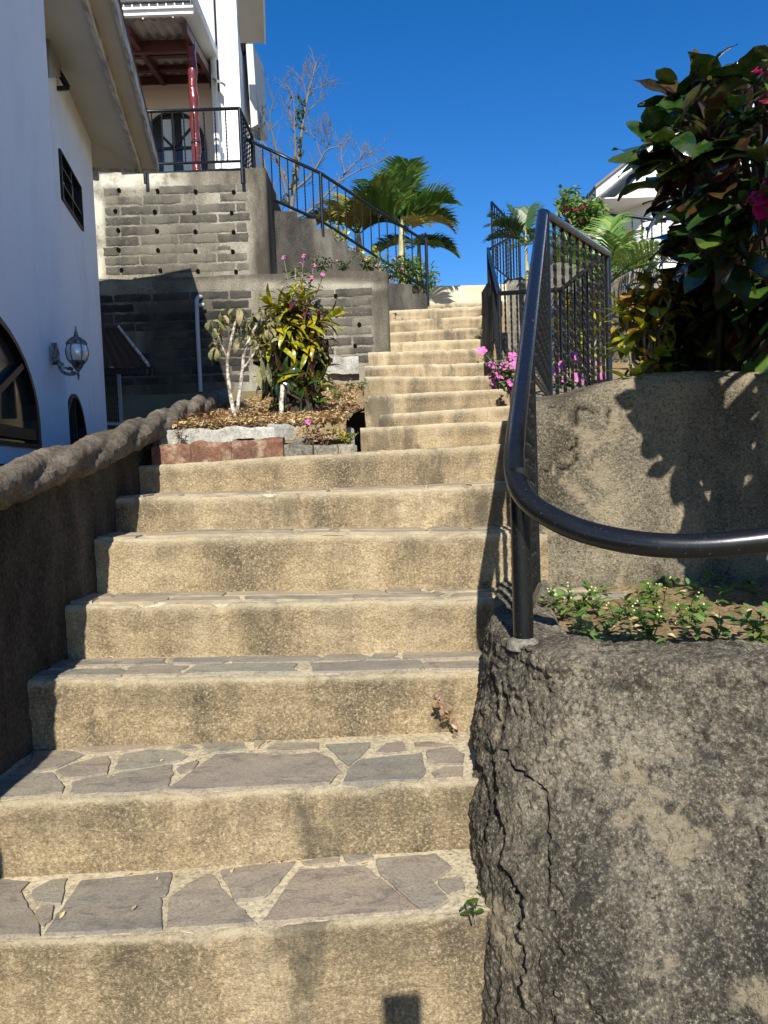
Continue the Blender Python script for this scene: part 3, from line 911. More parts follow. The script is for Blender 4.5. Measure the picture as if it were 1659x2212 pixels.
# ------------------------------------------------------------------ near bed soil
def soil(name, x0, x1, y0, y1, zf, step, amp, seed, mat=None, xmax=None):
    X, Y = np.arange(x0, x1, step), np.arange(y0, y1, step)
    g = np.array([(a, b, 0.) for a in X for b in Y])
    if xmax:
        g[:, 0] = np.minimum(g[:, 0], np.interp(g[:, 1], *xmax))
    g[:, 2] = zf(g[:, 0], g[:, 1])
    g[:, 2] += fbm(g, 5, 4, seed, .6) * amp + fbm(g, 40, 2, seed + 2) * amp * .25
    return tag(gridmesh(g, len(X), len(Y), name, mat or M['soil'], None, True), kind='structure')
ZS = -.475
soil('bed_soil', .34, 3.0, 1.63, 2.82, lambda x, y: ZS - .3 * ((y < 1.70) | (x < .40) | ((x < .56) & (y < 1.80))), .02, .012, 3)
def plz(y):
    return .205 + .132 * (y - 3.7)
soil('planter_soil', -1.10, .22, 3.45, 9.5, lambda x, y: np.where(y < 3.62, .10, .205 + .132 * (y - 3.7)) + np.clip((-.55 - x) * .05, 0, .1) * 0, .035, .022, 5, None, ([3.4, 4.0, 4.6, 5.6, 6.7, 9.5], [-.17, -.15, -.12, -.08, -.15, -.2]))
soil('terrace_soil', 1.12, 7.0, 2.80, 11.5, lambda x, y: .20 + np.interp(y, [2.8, 3.3, 4.6, 6.3, 9, 11.5], [0, .04, .12, .42, .95, 1.9]), .06, .02, 8)

# ------------------------------------------------------------------ planter edging
root = thing('brick_curb', 'faded red brick curb on the stair edge below the pale concrete slab', 'brick curb', P(470, 985, 3.40))
def edging(name, a0, a1, top, bot, Y0, Y1, thick, mat, parent, seed):
    """thin upright slab from pixel column a0 at depth Y0 to a1 at Y1; top/bot given as pixel y pairs"""
    A0, A1 = P(a0, top[0], Y0), P(a1, top[1], Y1)
    B0, B1 = P(a0, bot[0], Y0), P(a1, bot[1], Y1)
    B0, B1 = V((A0.x, A0.y, B0.z)), V((A1.x, A1.y, B1.z))
    d = (A1 - A0)
    d.z = 0
    back = V((-d.y, d.x, 0)).normalized() * thick
    n_u, n_v = max(10, int(d.length / .012)), 26
    pf = [(0, 0), (0, .3), (0, .6), (0, .85), (.02, .96), (.12, 1), (.5, 1.0), (.88, 1), (1, .95), (1, .6), (1, 0)]
    pf = resample([(q[0], q[1], 0) for q in pf], .07)
    G = []
    for k in range(n_u + 1):
        t = k / n_u
        b0, t0 = B0.lerp(B1, t), A0.lerp(A1, t)
        for o, h in pf[:, :2]:
            G.append(b0.lerp(t0, h) + back * o)
    G = np.array([tuple(g) for g in G])
    n = fbm(G, 14, 4, seed, .6)
    G[:, 1] += n * .006
    G[:, 2] += fbm(G, (9, 9, .1), 4, seed + 3, .65) * .010
    o = gridmesh(G, n_u + 1, len(pf), name, mat, parent, True)
    mb = MB()
    m = len(pf)
    for k, rv in ((0, 0), (n_u, 1)):
        mb = MB()
        q = [tuple(G[k * m + j]) for j in range(m)]
        f = tuple(range(m))
        mb.add(q, [f if rv else f[::-1]])
        mb.build('end_face', mat, o)
    return o
for k, (a0, a1, t0, t1) in enumerate(((326, 411, 966, 960), (412, 498, 959, 951), (499, 610, 950, 945))):
    edging('brick', a0, a1, (t0, t1), (1012 - k * 6, 1006 - k * 8), 3.352 + .002 * k, 3.352 + .002 * k, .085, M['brick'], root, 5 + k)
root = thing('concrete_slab', 'pale grey concrete slab standing on edge behind the red brick curb', 'slab', P(470, 955, 3.55))
edging('slab_face', 345, 592, (931, 921), (975, 965), 3.52, 3.50, .05, M['slab'], root, 21)
root = thing('concrete_slab', 'grey slanting concrete slab with a chipped white corner below the spotted croton', 'slab', P(680, 945, 3.6))
edging('slab_face', 594, 765, (914, 927), (985, 990), 3.50, 3.98, .05, M['slab'], root, 22)
root = thing('corner_stone', 'small weathered stone block at the left end of the pale slab', 'stone', P(336, 955, 3.5))
edging('stone_face', 330, 346, (941, 939), (985, 985), 3.50, 3.50, .07, M['curb'], root, 25)
for k, (a0, a1, t0, t1, lab) in enumerate(((613, 675, 962, 961, 'rough grey edging block touching the end of the red brick curb'), (678, 729, 961, 962, 'rough grey edging block in the middle below the slanting slab'),
                                          (732, 771, 963, 961, 'rough grey edging block nearest the step riser'))):
    rt = thing('edging_block', lab, 'edging block', P((a0 + a1) / 2, 985, 3.4), 'grey blocks edging the small bed')
    edging('block_face', a0, a1, (t0, t1), (1000, 1000), 3.40, 3.42, .07, M['curb'], rt, 31 + k)
def pebble(px_, py_, Y, r, lab, mat=M['curb']):
    c = P(px_, py_, Y)
    bm = bmesh.new()
    bmesh.ops.create_icosphere(bm, subdivisions=3, radius=r)
    g = np.array([tuple(v.co) for v in bm.verts])
    n = fbm(g + 3.1 * px_, 1.4 / r, 3, 4)
    for v, q in zip(bm.verts, n):
        v.co *= 1 + q * .22
        v.co.z *= .7
        v.co += c
    me = bpy.data.meshes.new('stone')
    bm.to_mesh(me)
    bm.free()
    for p in me.polygons:
        p.use_smooth = True
    tag(link_mesh('stone', me, None, mat), lab, 'stone')
pebble(652, 956, 3.47, .035, 'rounded grey stone lying on the edging blocks below the slanting slab')

# ------------------------------------------------------------------ block wall behind the planter
YW = 9.4
root = thing('block_wall', 'old mossy concrete block retaining wall with drain holes carrying the upper terrace', 'block wall', (-1.8, YW, .6))
xl, xr_u, xr_l = P(130, 600, YW).x, P(577, 480, YW).x, P(840, 640, YW).x
zt_u, zt_l = P(400, 364, YW).z, P(600, 591, YW).z
TERR_Z = zt_u
def sheet_box(a, b, name, mat, parent, step=.05, amp=.012, seed=1):
    """front face (-Y) + top + right side displaced grid on a box a..b"""
    X0, Y0, Z0 = a
    X1, Y1, Z1_ = b
    pf = resample([(X0, Y0, 0), (X1 - .03, Y0, 0), (X1, Y0 + .03, 0), (X1, Y1, 0)], step)
    zs = np.concatenate([np.arange(Z0, Z1_ - .04, step), [Z1_ - .03, Z1_ - .012, Z1_]])
    G = np.array([(p[0], p[1], z) for p in pf for z in zs])
    G[:, 1] += fbm(G, 3, 4, seed) * amp + fbm(G, 18, 3, seed + 3) * amp * .4
    G[:, 2] += np.where(G[:, 2] > Z1_ - .2, fbm(G, (3, 3, 0), 4, seed + 5) * .014, 0)
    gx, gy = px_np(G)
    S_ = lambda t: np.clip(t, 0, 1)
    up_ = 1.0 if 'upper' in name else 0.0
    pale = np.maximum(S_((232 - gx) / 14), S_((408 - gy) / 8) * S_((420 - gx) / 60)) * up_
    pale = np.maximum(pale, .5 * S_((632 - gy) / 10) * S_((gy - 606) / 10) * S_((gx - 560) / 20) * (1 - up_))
    grime_shade = np.maximum(S_((gx - 528) / 25), S_((410 - gy) / 10) * S_((gx - 400) / 60)) * up_ + (1 - up_) * np.maximum(np.maximum(.85 * S_((609 - gy) / 10), .8 * S_((gx - 800) / 12)), .95 * S_((gy - 625) / 40) * S_((530 - gx) / 30))  # last term paints house shade on the lower left; the others are grime
    o = gridmesh(G, len(pf), len(zs), name, mat, parent, True, {'pale': pale, 'grime_shade': S_(grime_shade)}, flip=False)
    mb = MB()
    mb.add([(X0, Y0 + .01, Z1_ - .01), (X1 - .01, Y0 + .01, Z1_ - .01), (X1 - .01, Y1, Z1_ - .01), (X0, Y1, Z1_ - .01)], [(0, 1, 2, 3)])
    mb.build('top_face', mat, o)
    return o
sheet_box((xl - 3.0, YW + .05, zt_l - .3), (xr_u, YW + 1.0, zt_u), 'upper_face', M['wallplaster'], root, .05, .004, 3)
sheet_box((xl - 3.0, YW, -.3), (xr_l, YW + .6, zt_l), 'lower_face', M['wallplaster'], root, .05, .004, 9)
mb = MB()
hol = []
def blocks(x0, x1, rows, Yf, jit=0, holes=True, first=0):
    """rows: list of pixel (y_top,y_bottom)"""
    for r, (ya, yb) in enumerate(rows):
        xa, xb = P(x0, (ya + yb) / 2, Yf).x, P(x1, (ya + yb) / 2, Yf).x
        za, zb = P((x0 + x1) / 2, ya, Yf).z, P((x0 + x1) / 2, yb, Yf).z
        pitch = .463
        x = xa - (pitch * .55 if (r + first) % 2 == 0 else 0) - random.uniform(0, .03)
        while x < xb - .06:
            a, b = max(x, xa + random.uniform(-.015, .015)), min(x + pitch - .022, xb + random.uniform(-.03, .02))
            if b - a > .06:
                nx, nz = max(4, int((b - a) / .03)), 5
                skew = random.uniform(-.006, .006)
                G = np.array([(a + (b - a) * i / nx, Yf - .010, za + (zb - za) * j / nz + skew * (i / nx - .5)) for i in range(nx + 1) for j in range(nz + 1)])
                edge = np.array([1.0 if i in (0, nx) or j in (0, nz) else 0 for i in range(nx + 1) for j in range(nz + 1)])
                G[:, 0] += edge * vnoise(G, 37, 3) * .010
                G[:, 2] += edge * vnoise(G, 31, 5) * .009
                G[:, 1] += edge * .006 + vnoise(G, 20, 8) * .003
                if random.random() < .08 and not edge.all():
                    G[:, 1] += .012
                mb.add([tuple(g) for g in G], [(i * (nz + 1) + j, i * (nz + 1) + j + 1, (i + 1) * (nz + 1) + j + 1, (i + 1) * (nz + 1) + j) for i in range(nx) for j in range(nz)], 0, True)
            x += pitch
ur = [(274.3 + a * .248, 274.3 + b * .248) for a, b in ((515, 580), (592, 662), (682, 752), (772, 838), (857, 930), (945, 1016), (1030, 1100), (1116, 1186), (1203, 1270))]
blocks(226, 536, ur, YW + .05)
lr = [(548.6 + a * .248, 548.6 + b * .248) for a, b in ((312, 376), (398, 462), (483, 552), (568, 634), (655, 712), (738, 806), (826, 880), (900, 960))]
blocks(563, 806, lr, YW, first=1)
mb.build('blocks', M['block'], root)
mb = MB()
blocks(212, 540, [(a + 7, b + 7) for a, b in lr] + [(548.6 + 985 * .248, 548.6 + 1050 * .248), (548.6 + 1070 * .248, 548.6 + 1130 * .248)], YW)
mb.build('shade_toned_blocks', M['shadeblock'], root)  # same blocks with the shade of the passage put into their colour
def hole(x, y, Yf):
    c = P(x, y, Yf)
    m = MB()
    r = .024
    n = 10
    vs = []
    for q in range(n):
        a = 2 * PI * q / n
        vs.append((c.x + r * math.cos(a) * random.uniform(.85, 1.15), Yf - .022, c.z + r * math.sin(a) * random.uniform(.85, 1.15)))
    vs2 = [(v[0], Yf + .0, v[2]) for v in vs]
    m.add(vs + vs2, [tuple(range(n))] + [(i, i + n, (i + 1) % n + n, (i + 1) % n) for i in range(n)])
    m.build('drain_hole', M['hole'], root)
for row, y in enumerate((559, 741, 907, 1076, 1250)):
    for x in ((265, 600, 932, 1264), (235, 577, 917, 1246), (258, 594, 930, 1262), (262, 605, 931, 1255), (288, 624, 951, 1283))[row]:
        hole(192 + x * .248, 274.3 + (y + (x - 600) * .018) * .248, YW + .05)
for x, y in ((1265, 365), (1090, 450), (1270, 530), (1470, 615), (1435, 800)):
    hole(411.5 + x * .248, 548.6 + y * .248, YW)
# buttress foot and patch at the base, right end
root2 = thing('pale_wall_patch', 'pale cement slab leaning at the foot of the block wall by the stairs', 'slab', P(740, 800, 9.3))
edging('slab_face', 705, 774, (772, 768), (808, 806), 9.30, 9.30, .05, M['slab'], root2, 44)

# stepped wall of the side stairs above
YS0, YS1 = 10.1, 11.45
def YS(x):
    return YS0 + (YS1 - YS0) * (x - 584) / (925 - 584)
prof_px = [(580, 455), (641, 457), (643, 471), (682, 473), (685, 493), (722, 495), (723, 520), (750, 521), (752, 543), (783, 545), (786, 565), (818, 567), (820, 590), (842, 612), (890, 614), (891, 635), (924, 637), (925, 720), (580, 720)]
mb = MB()
fr = [P(x, y, YS(x)) for x, y in prof_px]
dirv = (fr[-2] - fr[-1])
dirv.z = 0
bk = V((-dirv.y, dirv.x, 0)).normalized() * .9
mb.prism(fr[::-1], bk)
rootS = thing('stepped_stair_wall', 'dark stained concrete side of the upper stairs descending in small steps', 'stair wall', fr[-1])
o = mb.build('wall_body', M['darkblock'], rootS)
# ledge soil between the lower block wall and stepped wall
soil('ledge_soil', xl - 1, xr_l - .02, YW + .3, YS1 + .3, lambda x, y: zt_l - .02 + 0 * x, .12, .02, 14)
# cream wall at the top of the stairs
a, b = P(870, 615, 15), P(1150, 616, 15)
root = thing('cream_wall', 'low cream rendered wall closing the view at the top of the stairs', 'garden wall', V((a.x, 15, 1.9)))
pts = [P(860, 612, 15), P(893, 613, 15), P(960, 617, 15), P(1053, 615, 15), P(1110, 612, 15), P(1160, 612, 15)]
G = np.array([(q.x, 15 + o, 1.8 + (q.z - 1.8) * h) for q in pts for o, h in ((0, 0), (0, .5), (0, .97), (.02, 1), (.2, 1))])
gridmesh(G, len(pts), 5, 'wall_face', M['cream'], root, False)

# right upper garden wall
root = thing('garden_wall', 'grey rounded garden wall behind the black railing on the right of the upper steps', 'garden wall', P(1180, 760, 9.0))
wp = [P(1094, 600, 9.0), P(1125, 596, 9.0), P(1180, 588, 8.9), P(1205, 555, 8.8), P(1260, 540, 8.6), P(1300, 548, 8.4), P(1345, 575, 8.2), P(1500, 590, 7.9)]
wp = resample([tuple(p) for p in wp], .06)
pf = [(0, 0), (0, .2), (0, .4), (0, .6), (0, .8), (0, .95), (.05, 1.0), (.3, 1.0)]
G = np.array([(q[0], q[1] + o, .2 + (q[2] - .2) * h) for q in wp for o, h in pf])
G[:, 1] += fbm(G, 4, 4, 6) * .03
G[:, 2] += fbm(G, (5, 5, 1), 3, 8) * .02
gridmesh(G, len(wp), len(pf), 'wall_face', M['curb'], root, True)
# ------------------------------------------------------------------ railings
def tube_part(root, name, pts, r, n=12, mat=None, sm=0):
    m = MB()
    p = smooth_path(pts, sm) if sm else [V(q) for q in pts]
    m.tube(p, r, n)
    return m.build(name, mat or M['rail'], root)
def balusters(root, t0, t1, b0, b1, n, w=.014, ends=False, tpm=9):
    for k in range(n):
        t = (k + 1) / (n + 1) if not ends else k / max(1, n - 1)
        top, bot = lerp3(t0, t1, t), lerp3(b0, b1, t)
        # keep it plumb: use the top's plan position, the bottom's height
        bot = V((top.x, top.y, bot.z))
        twisted_bar(bot, top, w, tpm).build('baluster', M['bar'], root)
# near railing
hr = [((1172, 462), 3.80), ((1165, 520), 3.42), ((1154, 610), 2.98), ((1143, 700), 2.66), ((1132, 790), 2.40), ((1121, 880), 2.15), ((1113, 945), 1.98), ((1109, 1000), 1.88), ((1118, 1053), 1.80),
      ((1150, 1094), 1.74), ((1215, 1132), 1.68), ((1290, 1158), 1.63), ((1400, 1178), 1.57), ((1520, 1181), 1.53), ((1659, 1166), 1.50), ((1790, 1150), 1.48)]
hp = [P(*q, Y) for q, Y in hr]
hp += [V((1.35, 1.462, hp[-1].z)), V((2.3, 1.44, hp[-1].z))]
hr += [((2300, 1150), 1.46), ((3000, 1150), 1.44)]
A3 = V((hp[0].x + .012, hp[0].y, hp[0].z))
root = thing('metal_railing', 'black pipe railing with twisted bars that curves away at its near end over the weeds', 'railing', P(1132, 1380, 1.84))
tube_part(root, 'handrail', hp, .0255, 20, sm=2)
np_ = P(1131, 1382, 1.83)
near_top = P(1109, 1010, 1.87)
tube_part(root, 'post', [np_ - V((0, 0, .05)), V((np_.x, np_.y, near_top.z + .0))], .0245, 20)
tube_part(root, 'post', [V((1.42, 1.52, -.48)), V((1.42, 1.462, hp[-1].z))], .0245, 20)
m = MB()
m.lathe([(.042, -.02), (.040, -.004), (.033, .002), (.026, .006), (.0246, .007)], np_, 24)
m.build('mortar_collar', M['curb'], root)
# red primer nicks on the handrail
def nick(x, y, r):
    i = min(range(len(hp) - 1), key=lambda k: abs(hr[k][0][1] - y) + (0 if hr[k][0][1] <= y else 9))
    t = (y - hr[i][0][1]) / (hr[i + 1][0][1] - hr[i][0][1])
    ax = hp[i].lerp(hp[i + 1], t)
    d = (hp[i + 1] - hp[i]).normalized()
    rd = ray(x, y)
    q = HP(x, y, ax, rd.normalized())
    off = q - ax
    off -= d * off.dot(d)
    k = math.sqrt(max(0, .0262 ** 2 - off.length ** 2))
    nrm = (off - (rd.normalized() - d * rd.normalized().dot(d)).normalized() * k).normalized()
    b = d.cross(nrm)
    c = ax + d * (q - ax).dot(d)
    n = 14
    ring = []
    for j in range(n):
        a = 2 * PI * j / n
        rr = r * random.uniform(.55, 1.15)
        ph = math.sin(a) * rr / .0262
        ring.append(c + d * math.cos(a) * rr + (nrm * math.cos(ph) + b * math.sin(ph)) * .0259)
    m = MB()
    m.add([c + nrm * .0261] + ring, [(0, j + 1, (j + 1) % n + 1) for j in range(n)])
    m.build('paint_chip', M['redpaint'], root)
nick(1136, 792, .0095)
nick(1150, 706, .004)
# sloped panel: near post -> mid bar -> post A
Ab = P(1190, 882, 3.80)
Ab = V((A3.x, A3.y, Ab.z))
mid = hp[3]
midb = P(1180, 1262, 2.62)
tube_part(root, 'post', [V((A3.x, A3.y, Ab.z - .05)), V((A3.x, A3.y, A3.z))], .0205, 16)
Mx = V((midb.x, midb.y, 0))
def rail_z(Y):
    for p, q in zip(hp[:-1], hp[1:]):
        if q.y <= Y <= p.y:
            return p.lerp(q, (Y - p.y) / (q.y - p.y))
    return hp[7]
mt = rail_z(midb.y)
tube_part(root, 'end_bar', [V((mt.x + .012, midb.y, midb.z)), V((mt.x + .008, midb.y, mt.z - .01))], .011, 10)
b0 = V((np_.x + .008, np_.y, -.375))
b1 = V((mt.x + .012, midb.y, midb.z))
tube_part(root, 'bottom_rail', [b0, b1], .0125, 12)
for k in range(6):
    Y = np_.y + (midb.y - np_.y) * (k + 1) / 7
    top = rail_z(Y)
    bz = b0.z + (b1.z - b0.z) * (k + 1) / 7
    twisted_bar(V((top.x + .012, Y, bz)), V((top.x + .012, Y, top.z)), .0135).build('baluster', M['bar'], root)
c0 = V((mt.x + .012, midb.y + .10, .31))
c1 = V((A3.x, A3.y, Ab.z + .06))
tube_part(root, 'bottom_rail', [c0, c1], .011, 12)
for k in range(9):
    Y = midb.y + .04 + (A3.y - midb.y - .04) * (k + .6) / 9.6
    top = rail_z(Y)
    bz = c0.z + (c1.z - c0.z) * (k + .6) / 9.6
    twisted_bar(V((top.x + .012, Y, max(.25, bz))), V((top.x + .012, Y, top.z)), .0135).build('baluster', M['bar'], root)
# panel A-B
B3 = P(1312, 549, 5.0)
Bb = P(1326, 842, 5.0)
tube_part(root, 'top_rail', [V((A3.x, A3.y, A3.z + .0)), B3], .0225, 16)
tube_part(root, 'post', [V((B3.x, B3.y, Bb.z - .06)), B3], .0205, 16)
bA, bB = V((A3.x, A3.y, P(1190, 868, 3.8).z)), V((B3.x, B3.y, P(1320, 826, 5.0).z))
tube_part(root, 'bottom_rail', [bA, bB], .012, 12)
balusters(root, A3, B3, bA, bB, 8, .0145)
# panel B-E, E-C
E3 = P(1211, 626, 6.8)
C3_ = P(1078, 634, 7.2)
Eb, Cb = P(1219, 846, 6.8), P(1091, 836, 7.2)
tube_part(root, 'top_rail', [B3, E3, C3_], .021, 14)
tube_part(root, 'post', [V((E3.x, E3.y, Eb.z)), E3], .019, 14)
tube_part(root, 'post', [V((C3_.x, C3_.y, Cb.z - .2)), C3_], .019, 14)
eB, eE, eC = V((B3.x, B3.y, Bb.z + .06)), V((E3.x, E3.y, Eb.z + .06)), V((C3_.x, C3_.y, Cb.z + .06))
tube_part(root, 'bottom_rail', [eB, eE, eC], .012, 12)
balusters(root, B3, E3, eB, eE, 10, .0145)
balusters(root, E3, C3_, eE, eC, 9, .0145)
# up the top flight
D3 = P(1054, 537, 11.0)
Db = P(1070, 664, 11.0)
tube_part(root, 'top_rail', [C3_, D3], .021, 14)
tube_part(root, 'post', [V((D3.x, D3.y, Db.z - .1)), D3], .019, 14)
dC, dD = V((C3_.x, C3_.y, Cb.z + .05)), V((D3.x, D3.y, Db.z + .1))
tube_part(root, 'bottom_rail', [dC, dD], .012, 12)
balusters(root, C3_, D3, dC, dD, 22, .0145)
# top right railing
G3, F3 = P(1121, 500, 11.6), P(1062, 437, 12.8)
Gb, Fb = P(1126, 628, 11.6), P(1071, 640, 12.8)
root = thing('metal_railing', 'black bar railing rising highest against the sky before the cream wall', 'railing', Fb)
tube_part(root, 'top_rail', [F3, G3], .021, 12)
tube_part(root, 'side_rail', [D3 + V((.03, .03, .0)), G3 + V((.01, 0, -.02))], .021, 12)
tube_part(root, 'post', [V((F3.x, F3.y, Fb.z)), F3], .021, 12)
tube_part(root, 'post', [V((G3.x, G3.y, Gb.z)), G3], .021, 12)
f0, f1 = P(1068, 575, 12.8), P(1120, 622, 11.6)
f0, f1 = V((F3.x, F3.y, f0.z)), V((G3.x, G3.y, f1.z))
tube_part(root, 'bottom_rail', [f0, f1], .012, 10)
balusters(root, F3, G3, f0, f1, 9, .0145, tpm=8)
g0 = V((D3.x + .03, D3.y + .03, P(1060, 640, 11).z))
balusters(root, D3 + V((.03, .03, 0)), G3 - V((0, 0, .02)), g0, V((G3.x, G3.y, Gb.z + .1)), 8, .0145, tpm=8)
# concrete stub posts right of the stair top (dark slot boards)
root = thing('edge_boards', 'short dark boards standing along the edge of the upper steps under the railing', 'boards', P(1052, 750, 8.9))
q0, q1 = P(1050, 752, 8.86), P(1046, 655, 10.9)
for t in (0, .35, .7):
    c = q0.lerp(q1, t)
    m = MB()
    m.box(c + V((.04, .1, .16)), (.05, .55, .42))
    m.build('board', M['darkblock'], root)

# terrace railing
YR = YW - .03
L0, K0 = P(250, 229, YR), P(517, 234, YR)
L0 = V((L0.x, YR, K0.z))
lb, kb = P(420, 345, YR).z, P(520, 348, YR).z
root = thing('terrace_railing', 'black railing with thin twisted bars along the edge of the upper terrace', 'railing', V((K0.x, YR, zt_u)))
K2 = V((K0.x + .02, 10.12, K0.z))
tube_part(root, 'top_rail', [L0, K0, K2], .020, 12)
tube_part(root, 'bottom_rail', [V((L0.x, YR, kb)), V((K0.x, YR, kb)), V((K2.x, K2.y, kb))], .016, 12)
for x in (306, 517):
    q = P(x, 233, YR)
    zb = P(x, 397, YR).z
    tube_part(root, 'post', [V((q.x, YR, zb)), V((q.x, YR, K0.z))], .022, 12)
tube_part(root, 'post', [V((K2.x, K2.y, zt_u - .1)), K2], .022, 12)
for x in (329, 351, 375, 398, 420, 442, 466, 489):
    q = P(x, 290, YR)
    twisted_bar(V((q.x, YR, kb)), V((q.x, YR, K0.z)), .014, 12).build('baluster', M['bar'], root)
balusters(root, K0, K2, V((K0.x, YR, kb)), V((K2.x, K2.y, kb)), 6, .014)
# sloping rail over the stepped wall
off = .02
def YQ(x):
    return YS(x) + off
S0, S1, S2 = P(533, 301, YQ(545)), P(692, 374, YQ(694)), P(921, 523, YQ(924))
root = thing('stair_railing', 'black railing sloping down the stepped stair wall in front of the bare tree and palms', 'railing', P(926, 662, YQ(925)))
tube_part(root, 'top_rail', [K2 + V((.02, 0, -.12)), S0, S1, S2], .021, 12)
s0, s1, s2 = P(556, 416, YQ(558)), P(697, 479, YQ(696)), P(924, 626, YQ(924))
tube_part(root, 'bottom_rail', [s0, s1, s2], .019, 12)
for tp, bt in ((S1, P(698, 512, YQ(696))), (P(920, 514, YQ(922)), P(926, 662, YQ(925)))):
    tube_part(root, 'post', [V((tp.x, tp.y, bt.z)), tp], .024, 12)
x = 549
while x < 915:
    ytop = np.interp(x, [533, 692, 921], [301, 374, 523])
    ybot = np.interp(x + 5, [556, 697, 924], [416, 479, 626])
    q = P(x, ytop, YQ(x))
    z = P(x + 5, ybot, YQ(x)).z
    if abs(x - 693) > 8:
        twisted_bar(V((q.x, q.y, z)), q, .014, 12).build('baluster', M['bar'], root)
    x += 17.9

# ------------------------------------------------------------------ left house
dl = V((-.19, 1, 0)).normalized()
nl = V((dl.y, -dl.x, 0))
EC = P(297, 365, 8.06)          # outer corner of the eave
best = None
for k in range(120):
    q = P(196, 304, 7.2 + k * .008)
    d = EC - q
    e = abs(d.dot(nl) - d.dot(dl))
    if best is None or e < best[0]:
        best = (e, q, d.dot(nl))
C0 = best[1].copy()
OV, EZ, ZE = best[2], C0.z, EC.z
C0.z = 0
print('house corner', C0, 'overhang', OV, 'eave', EZ, ZE)
def W(s, z, off=0):
    return C0 + dl * s + nl * off + V((0, 0, z))
def hitw(x, y, off=0):
    q = HP(x, y, C0 + nl * off, nl)
    return (q - C0).dot(dl), q.z
hx, hy = 1, 1
houseL = thing('white_house', 'white stucco house in shade with arched windows, a wall lantern and a deep eave', 'house', W(-2, -.6))
def wall_holes(outline, holes, off, reveal, name, mat, parent):
    bm = bmesh.new()
    es = []
    loops = [outline] + holes
    for lp in loops:
        vs = [bm.verts.new(W(s, z, off)) for s, z in lp]
        for a, b in zip(vs, vs[1:] + vs[:1]):
            es.append(bm.edges.new((a, b)))
    bmesh.ops.triangle_fill(bm, edges=es, use_beauty=True, normal=nl)
    for lp in holes:
        n = len(lp)
        a = [bm.verts.new(W(s, z, off)) for s, z in lp]
        b = [bm.verts.new(W(s, z, off - reveal)) for s, z in lp]
        for i in range(n):
            bm.faces.new((a[i], a[(i + 1) % n], b[(i + 1) % n], b[i]))
    me = bpy.data.meshes.new(name)
    bm.to_mesh(me)
    bm.free()
    return link_mesh(name, me, parent, mat)
# window outlines
qs = [hitw(*p) for p in ((126, 331), (172, 396), (177, 489), (132, 441))]
sqw = (qs[0][0], qs[2][0], (qs[2][1] + qs[3][1]) / 2, (qs[0][1] + qs[1][1]) / 2)
aw = [hitw(138, 945), hitw(158, 851), hitw(186, 945)]
def arch(sc, r, zs, zt, zb, n=18):
    """arched outline: springing zs, apex zt, sill zb"""
    pts = [(sc - r, zb), (sc + r, zb)]
    for k in range(n + 1):
        a = PI * k / n
        pts.append((sc + r * math.cos(a), zs + (zt - zs) * math.sin(a)))
    return pts
def window(parent, outline, off, depth, fw, bars, name='window', glass='glass', wf=None, lab=None):
    wf = wf or W
    f = MB()
    n = len(outline)
    cs = (sum(p[0] for p in outline) / n, sum(p[1] for p in outline) / n)
    def inset(p, k):
        dx, dz = cs[0] - p[0], cs[1] - p[1]
        l = math.hypot(dx, dz)
        return (p[0] + dx / l * k, p[1] + dz / l * k)
    o1 = [wf(*p, off - depth + .03) for p in outline]
    i1 = [wf(*inset(p, fw), off - depth + .03) for p in outline]
    o0 = [wf(*p, off - depth - .02) for p in outline]
    i0 = [wf(*inset(p, fw), off - depth - .02) for p in outline]
    vs = o1 + i1 + o0 + i0
    fs = []
    for k in range(n):
        j = (k + 1) % n
        fs += [(k, j, n + j, n + k), (n + k, n + j, 3 * n + j, 3 * n + k), (2 * n + k, 2 * n + j, j, k)]
    f.add(vs, fs)
    for (a, b, w) in bars:
        f.bar(wf(*a, off - depth + .008), wf(*b, off - depth + .008), w, .03, nl)
    fo = f.build(name, M['winframe'], parent)
    g = MB()
    g.add([wf(*p, off - depth - .005) for p in outline], [tuple(range(n))])
    g.build('pane', M[glass], fo)
    if lab:
        fo['label'] = lab
    return fo
zb0 = -1.2
a_r = abs(aw[2][0] - aw[0][0]) / 2
a_c = (aw[2][0] + aw[0][0]) / 2
a_t = aw[1][1]
arch_s = arch(a_c, a_r, a_t - a_r * 1.25, a_t, a_t - a_r * 4.2)
sq = [(sqw[0], sqw[2]), (sqw[1], sqw[2]), (sqw[1], sqw[3]), (sqw[0], sqw[3])]
wl = hitw(112, 300, .30)[0]       # wing end
wall_holes([(wl - .5, zb0), (0, zb0), (0, EZ), (wl - .5, EZ)], [sq, arch_s], 0, .016, 'wall', M['white'], houseL)
mb = MB()
mb.hexa([W(-7, zb0, -5), W(-7, zb0, -.08), W(0, zb0, -.08), W(0, zb0, -5), W(-7, EZ, -5), W(-7, EZ, -.08), W(0, EZ, -.08), W(0, EZ, -5)])
mb.hexa([W(-.03, zb0, -.079), W(-.03, zb0, -.001), W(0, zb0, -.001), W(0, zb0, -.079), W(-.03, EZ, -.079), W(-.03, EZ, -.001), W(0, EZ, -.001), W(0, EZ, -.079)])
mb.build('wall_core', M['white'], houseL)
m_s = (sq[0][0] + sq[1][0]) / 2
window(houseL, sq, 0, .012, .03, [((m_s, sq[0][1]), (m_s, sq[2][1]), .02), ((sq[0][0], sq[0][1] + (sq[2][1] - sq[0][1]) * .36), (sq[1][0], sq[0][1] + (sq[2][1] - sq[0][1]) * .36), .016),
       ((sq[0][0], sq[0][1] + (sq[2][1] - sq[0][1]) * .70), (m_s, sq[0][1] + (sq[2][1] - sq[0][1]) * .70), .014)])
zs_ = a_t - a_r * 2.15
